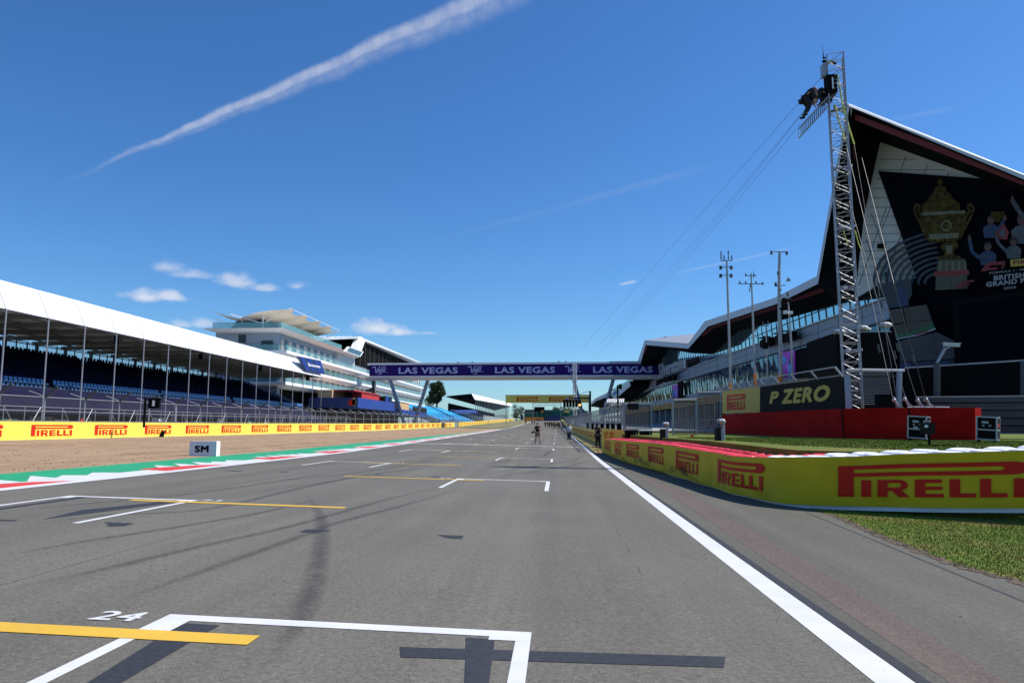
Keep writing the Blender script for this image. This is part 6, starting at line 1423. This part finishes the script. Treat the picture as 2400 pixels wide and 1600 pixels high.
b=MB(); A=at(1220,982,420);B=at(1226,974,420); b.box(A.x,B.x,420,423,A.z-.3,B.z,'navy'); tag(b.build('parked_van',None,tuple(A)),'dark blue van parked by the far end of the left verge','van')
# trees
def tree(cu,v0,v1,hw,Y,lab,n=2600,seed=1,grp=None):
    rr=random.Random(seed); A=at(cu,v1,Y); B=at(cu,v0,Y); H=B.z-A.z; rw=hw*Y/FPX; t=thing('broadleaf_tree',lab,'tree',(A.x,Y,A.z-2),grp)
    b=MB(); b.tube((A.x,Y,A.z-3),(A.x,Y,A.z+H*.45),rw*.10,'bark',7,rw*.05)
    for k in range(7): an=k*.9; b.tube((A.x,Y,A.z+H*(.05+.04*k)),(A.x+math.cos(an)*rw*.55,Y+math.sin(an)*rw*.55,A.z+H*(.35+.07*k)),rw*.035,'bark',5,rw*.012)
    b.build('trunk',t,(A.x,Y,A.z))
    cl=[]
    for k in range(34):
        th=rr.random()*6.28; ph=rr.random(); rad=rr.random()**.5; q=ph
        cl.append((A.x+math.cos(th)*rw*.80*rad*(1-.5*q**2.5),Y+math.sin(th)*rw*.8*rad,A.z+H*(.08+.76*q),rw*rr.uniform(.24,.42)))
    b=MB(); ls=rw*.085
    for k in range(n):
        c=cl[k%34]; d=Vector((rr.gauss(0,1),rr.gauss(0,1),rr.gauss(0,1))).normalized()*c[3]*rr.uniform(.6,1.08); p=Vector(c[:3])+Vector((d.x,d.y,d.z*.75)); a=Vector((rr.gauss(0,1),rr.gauss(0,1),rr.gauss(0,.6))).normalized()*ls*rr.uniform(.6,1.5); e=Vector((rr.gauss(0,1),rr.gauss(0,1),rr.gauss(0,.6))).normalized()*ls
        b.poly([p-a,p-e*.6,p+a,p+e],'leaf')
    b.build('crown',t,(A.x,Y,A.z))
tree(1024,892,944,25,380,'large round dark tree rising behind the sky blue seats',6000,3)
for i,(u,v0,v1,hw,Y) in enumerate(((1210,944,982,13,430),(1222,948,982,12,470),(1237,956,984,9,500),(1246,960,984,6,520),(1305,950,980,14,540),(1320,948,980,14,560),(1338,952,980,14,530),(1352,955,980,12,520),(1005,925,950,14,400),(1268,962,984,9,600),(1285,960,984,10,620),(1365,956,982,12,500))):
    tree(u,v0,v1,hw,Y,'dark green tree behind the far end of the straight',1100,20+i,'trees behind the far end of the straight')
# ------------------------------------------------------------------ people
def skinned(name,V,Ed,Rd,m,parent,o,sub=1,root=0):
    me=bpy.data.meshes.new(name); me.from_pydata([tuple(v) for v in V],Ed,[]); ob_=bpy.data.objects.new(name,me); COL.objects.link(ob_)
    md=ob_.modifiers.new('Skin','SKIN'); md.use_smooth_shade=True
    for i,r in enumerate(Rd): sv=me.skin_vertices[0].data[i]; kk=1.42 if name in('shirt','trousers','shorts') else 1.28; sv.radius=(r*kk,r*kk) if not isinstance(r,tuple) else (r[0]*kk*.96,r[1]*kk); sv.use_root=(i==root)
    if sub: s=ob_.modifiers.new('Subdivision','SUBSURF'); s.levels=sub; s.render_levels=sub
    dg=bpy.context.evaluated_depsgraph_get(); me2=bpy.data.meshes.new_from_object(ob_.evaluated_get(dg)); bpy.data.objects.remove(ob_)
    me2.materials.clear(); me2.materials.append(MATS[m]); me2.name=name
    q=bpy.data.objects.new(name,me2); COL.objects.link(q); q.parent=parent; return q
def chainset(chs):                                         # list of chains [(pt,r)..]; the first vertex of a later chain may be an index of an existing one
    V=[];Rr=[];Ed=[]
    for ch in chs:
        prev=None
        for c in ch:
            if isinstance(c,int): prev=c; continue
            V.append(Vector(c[0])); Rr.append(c[1]); 
            if prev is not None: Ed.append((prev,len(V)-1))
            prev=len(V)-1
    return V,Ed,Rr
def person(label,loc,rot,J,top,legs,shoe='shoe',hair='hair',sc=1.,shorts=False,fingers=True,group=None,cap=None,sleeve=.6):
    t=bpy.data.objects.new('person',None); COL.objects.link(t); tag(t,label,'person',group); t['_o']=(0,0,0)
    pv=Vector(J['pelvis']); ch=Vector(J['chest']); nk=Vector(J['neck']); hd=Vector(J['head']); top_=hd+(hd-nk).normalized()*.12
    chs=[[(pv,(.15,.10)),(pv.lerp(ch,.5),(.135,.095)),(ch,(.165,.11)),(nk,.052),(nk.lerp(hd,.45),.060),(hd,(.076,.092)),(top_,(.055,.066))]]
    n=7; L={}
    for sgn,s in ((-1,'l'),(1,'r')):
        sh=ch+Vector(J.get('shv',(1,0,0)))*.185*sgn+Vector((0,0,.07)); el=Vector(J['el'+s]); ha=Vector(J['ha'+s]); w=el.lerp(ha,.86)
        chs.append([2,(sh,.062),(sh.lerp(el,.5),.050),(el,.042),(el.lerp(w,.35),.042),(w,.028),(w.lerp(ha,.6),(.038,.022))]); L['sh'+s]=sh; L['w'+s]=w
    for sgn,s in ((-1,'l'),(1,'r')):
        hp=pv+Vector(J.get('shv',(1,0,0)))*.095*sgn+Vector((0,0,-.06)); kn=Vector(J['kn'+s]); an=Vector(J['an'+s]); to=Vector(J['to'+s])
        chs.append([0,(hp,.088),(hp.lerp(kn,.5),.076),(kn,.055),(kn.lerp(an,.35),.056),(an,.038),(to,.034)]); L['hp'+s]=hp
    V,Ed,Rr=chainset(chs); body=skinned('body',V,Ed,Rr,'skin',t,loc,1)
    # fingers and thumb rooted in the palm, joined into the body mesh
    if fingers:
        fb=MB()
        for s in 'lr':
            w=L['w'+s]; ha=Vector(J['ha'+s]); d=(ha-w).normalized(); side=d.cross(Vector((0,1,.2))).normalized(); dn=side.cross(d).normalized()
            for k in range(4):
                a=w+d*.055+side*(-.027+.018*k); l=(.036,.042,.04,.03)[k]; m1=a+d*l; fb.tube(a,m1,.009,'skin',6); fb.tube(m1,m1+(d*.6+dn*.6).normalized()*.032,.0085,'skin',6,.006)
            a=w+d*.02-side*.03; fb.tube(a,a+(d*.7-side*.7).normalized()*.04,.011,'skin',6); b2=a+(d*.7-side*.7).normalized()*.04; fb.tube(b2,b2+d*.028,.010,'skin',6,.007)
        fm=fb.mesh('h'); bm=bmesh.new(); bm.from_mesh(body.data); bm.from_mesh(fm); bm.to_mesh(body.data); bm.free()
    # shirt
    sl=lambda s:[2,(L['sh'+s],.076),(L['sh'+s].lerp(Vector(J['el'+s]),min(1,sleeve)),.062)]+([(Vector(J['el'+s]),.052),(L['w'+s],.040)] if sleeve>1 else [])
    V,Ed,Rr=chainset([[(pv+(pv-ch).normalized()*.03,(.168,.118)),(pv.lerp(ch,.5),(.155,.115)),(ch,(.182,.125)),(ch.lerp(nk,.85),.066)],sl('l'),sl('r')]); skinned('shirt',V,Ed,Rr,top,t,loc,1)
    def lg(s):
        kn=Vector(J['kn'+s]); an=Vector(J['an'+s]); hp=L['hp'+s]
        return [0,(hp,.100),(hp.lerp(kn,.5),.090),(kn.lerp(hp,.12) if shorts else kn,.086 if shorts else .070)]+([] if shorts else [(an+Vector((0,0,.03)),.055)])
    V,Ed,Rr=chainset([[(pv,(.160,.115))],lg('l'),lg('r')]); skinned('shorts' if shorts else 'trousers',V,Ed,Rr,legs,t,loc,1)
    for s in 'lr':
        an=Vector(J['an'+s]); to=Vector(J['to'+s]); h=an-(to-an)*.25; q=MB(); q.bar(h-Vector((0,0,.03)),to-Vector((0,0,.0))+(to-an).normalized()*.03,.09,.075,shoe); q.tube(an-Vector((0,0,.04)),an+Vector((0,0,.05)),.05,shoe,8); q.build('shoe',t)
    hdir=(hd-nk).normalized(); fwd=Vector(J.get('face',(0,1,0)))
    q=MB(); c=hd+hdir*.055-fwd*.02; q.blob(c,.086,.104,.09 if cap is None else .085,cap or hair,12,8)
    if cap: q.prism([c+fwd*.07+Vector((-.06,0,.0)),c+fwd*.07+Vector((.06,0,.0)),c+fwd*.17+Vector((.04,0,-.01)),c+fwd*.17+Vector((-.04,0,-.01))],(0,0,.012),cap)
    q.build('cap' if cap else 'hair',t)
    q=MB(); q.blob(hd+fwd*.088+hdir*-.01,.014,.02,.022,'skin',6,5)
    for x in (-.03,.03): q.blob(hd+fwd*.082+Vector((x,0,.018)),.011,.008,.007,'hair',6,4)
    q.bar(hd+fwd*.084+Vector((-.022,0,-.048)),hd+fwd*.084+Vector((.022,0,-.048)),.006,.007,'awning_red')
    for x in (-.078,.078): q.blob(hd+Vector((x,-.005,0)),.012,.02,.03,'skin',6,5)
    q.build('face',t)
    t.location=loc; t.rotation_euler=(0,0,rot); t.scale=(sc,sc,sc); return t
def stand_pose(spread=.2,**k):
    J=dict(pelvis=(0,0,.95),chest=(0,0,1.32),neck=(0,.01,1.50),head=(0,.03,1.63),ell=(-.27,-.03,1.12),elr=(.27,-.03,1.12),hal=(-.30,.08,.86),har=(.30,.08,.86),
        knl=(-spread*.75,.03,.50),knr=(spread*.75,.03,.50),anl=(-spread,0,.09),anr=(spread,0,.09),tol=(-spread-.03,.15,.04),tor=(spread+.03,.15,.04)); J.update(k); return J
pg=gp(1260,1038.5); pg.z=g(pg.x,pg.y)
J=stand_pose(.19,ell=(-.28,.06,1.14),elr=(.28,.06,1.18),hal=(-.03,.28,1.30),har=(.10,.30,1.38),head=(.0,.05,1.63))
person('photographer in black t-shirt and khaki shorts holding a camera on the grid',pg,math.pi+.15,J,'shirt_black','khaki',sc=1.03,shorts=True)
def camera_obj(label,c,rz,s=1.):
    t=bpy.data.objects.new('photo_camera',None); COL.objects.link(t); tag(t,label,'camera'); t['_o']=(0,0,0); q=MB(); q.box(-.07*s,.07*s,-.04*s,.04*s,-.05*s,.05*s,'black'); q.box(-.025*s,.025*s,-.03*s,.03*s,.05*s,.08*s,'black'); q.build('camera_body',t)
    q=MB(); q.tube((0,.04*s,0),(0,.26*s,0),.04*s,'black',10,.05*s); q.build('lens',t); t.location=c; t.rotation_euler=(-.1,0,rz)
camera_obj('black camera held up at chest by the photographer on the grid',pg+Vector((-.09,-.34,1.40)),math.pi+.5,1.3)
camera_obj('second black camera hanging at the hip of the grid photographer',pg+Vector((-.34,-.05,.98)),math.pi*.8,1.3)
wm=gp(1334,1034.5)
J=stand_pose(.08,anl=(-.08,.14,.09),tol=(-.09,.29,.05),knl=(-.09,.14,.50),anr=(.09,-.16,.11),tor=(.10,-.02,.05),knr=(.09,.02,.50),hal=(-.29,.02,.88),har=(.28,.14,.90))
person('man in pale shirt and dark cap walking along the white edge line',wm,math.pi+.1,J,'shirt_white','jeans',shoe='white_slab',cap='navy',sleeve=.7)
bm_=Vector((3.08,58.,g(3.08,58.)))
J=stand_pose(.14,ell=(-.29,.10,1.12),elr=(.29,.10,1.14),hal=(-.05,.27,1.42),har=(.06,.27,1.44),head=(0,.05,1.63))
person('person dressed in black raising a camera beside the yellow pit wall',bm_,math.pi+.35,J,'shirt_black','shirt_black',sc=1.04)
camera_obj('black camera raised by the person beside the yellow pit wall',bm_+Vector((-.10,-.28,1.50)),math.pi+.35,1.)
def far_person(label,u,v,group,top,legs,k,sc=1.):
    p=gp(u,v); J=stand_pose(.07+.05*(k%3),anl=(-.08,.10*((k%2)*2-1),.09),tol=(-.08,.10*((k%2)*2-1)+.15,.05),anr=(.08,-.10*((k%2)*2-1),.09),tor=(.08,-.10*((k%2)*2-1)+.15,.05))
    return person(label,p,math.pi*(k%2)+.3*k,J,top,legs,shorts=(k%3==1),fingers=False,group=group,sc=sc)
protos=[far_person('person in dark clothes in the distant group under the bridge',1278,1001,'people walking under the bridge','shirt_black','jeans',0),
        far_person('person in dark clothes in the distant group under the bridge',1283.5,1001,'people walking under the bridge','shirt_black','shirt_black',1),
        far_person('person in dark clothes in the distant group under the bridge',1289,1001.5,'people walking under the bridge','charcoal','jeans',2)]
def dup(src,u,v,label,group,rz,p=None,sc=1.):
    c=src.copy(); COL.objects.link(c); p=p or gp(u,v); c.location=p; c.rotation_euler=(0,0,rz); c['label']=label; c.scale=(sc,)*3
    if group: c['group']=group
    elif 'group' in c: del c['group']
    for ch in list(src.children): d=ch.copy(); COL.objects.link(d); d.parent=c
    return c
for i,(u,v) in enumerate(((1293,1001),(1297,1003.5),(1301,1002.5),(1305,1002.5),(1309,1003),(1311.5,1003),(1299,1002),(1286,1000.5))): dup(protos[i%3],u,v,'person in dark clothes in the distant group under the bridge','people walking under the bridge',.7*i)
for i,(u,v,l) in enumerate(((1232,994,'lone person standing on the left verge edge far down the straight'),(1247,994,'left one of two people near the left edge line far away'),(1252.7,993.5,'right one of two people near the left edge line far away'),(1319,1005,'person standing against the distant pit wall beside the group'))): dup(protos[i%3],u,v,l,None,.5*i)
for i,u in enumerate((1257,1259,1262,1265,1268,1269)): dup(protos[i%3],u,986.5,'tiny person in the furthest group at the end of the straight','people at the far end of the straight',i)
for i in range(9): 
    p=at(1311+1.9*i,981,230+6*i); p.x=PWX(p.y)+.6; p.z=g(p.x,p.y)+.9; dup(protos[i%3],0,0,'person in dark clothes crowded on the distant pit wall','people on the distant pit wall',i*.8,p)
# riggers on the outrigger arm of the tower
def rig(label,pts,hel,dy):
    P={k:at(u,v,TY+dy) for k,(u,v) in pts.items()}
    J=dict(pelvis=P['pel'],chest=P['ch'],neck=P['nk'],head=P['hd'],shv=(0,1,0),face=(-.3,-.9,-.2))
    for s,o in (('l',-.16),('r',.16)):
        for a in ('el','ha','kn','an'): J[a+s]=P[a]+Vector((0,o*(.7 if a in('ha',) else 1),0))
        J['to'+s]=J['an'+s]+Vector((-.14,0,-.04))
    return person(label,Vector((0,0,0)),0,J,'shirt_black','shirt_black',sleeve=1.2,cap=hel)
rig('rigger in black bending over at the outer end of the tower arm',dict(pel=(1886,231),ch=(1899,219),nk=(1908,219),hd=(1915,225),el=(1906,236),ha=(1912,246),kn=(1897,247),an=(1887,271)),'black',-.05)
rig('rigger in black with red helmet kneeling on the tower arm beside the column',dict(pel=(1937,228),ch=(1921,218),nk=(1914,216),hd=(1911,211),el=(1914,236),ha=(1903,243),kn=(1921,246),an=(1934,240)),'helmet',.1)
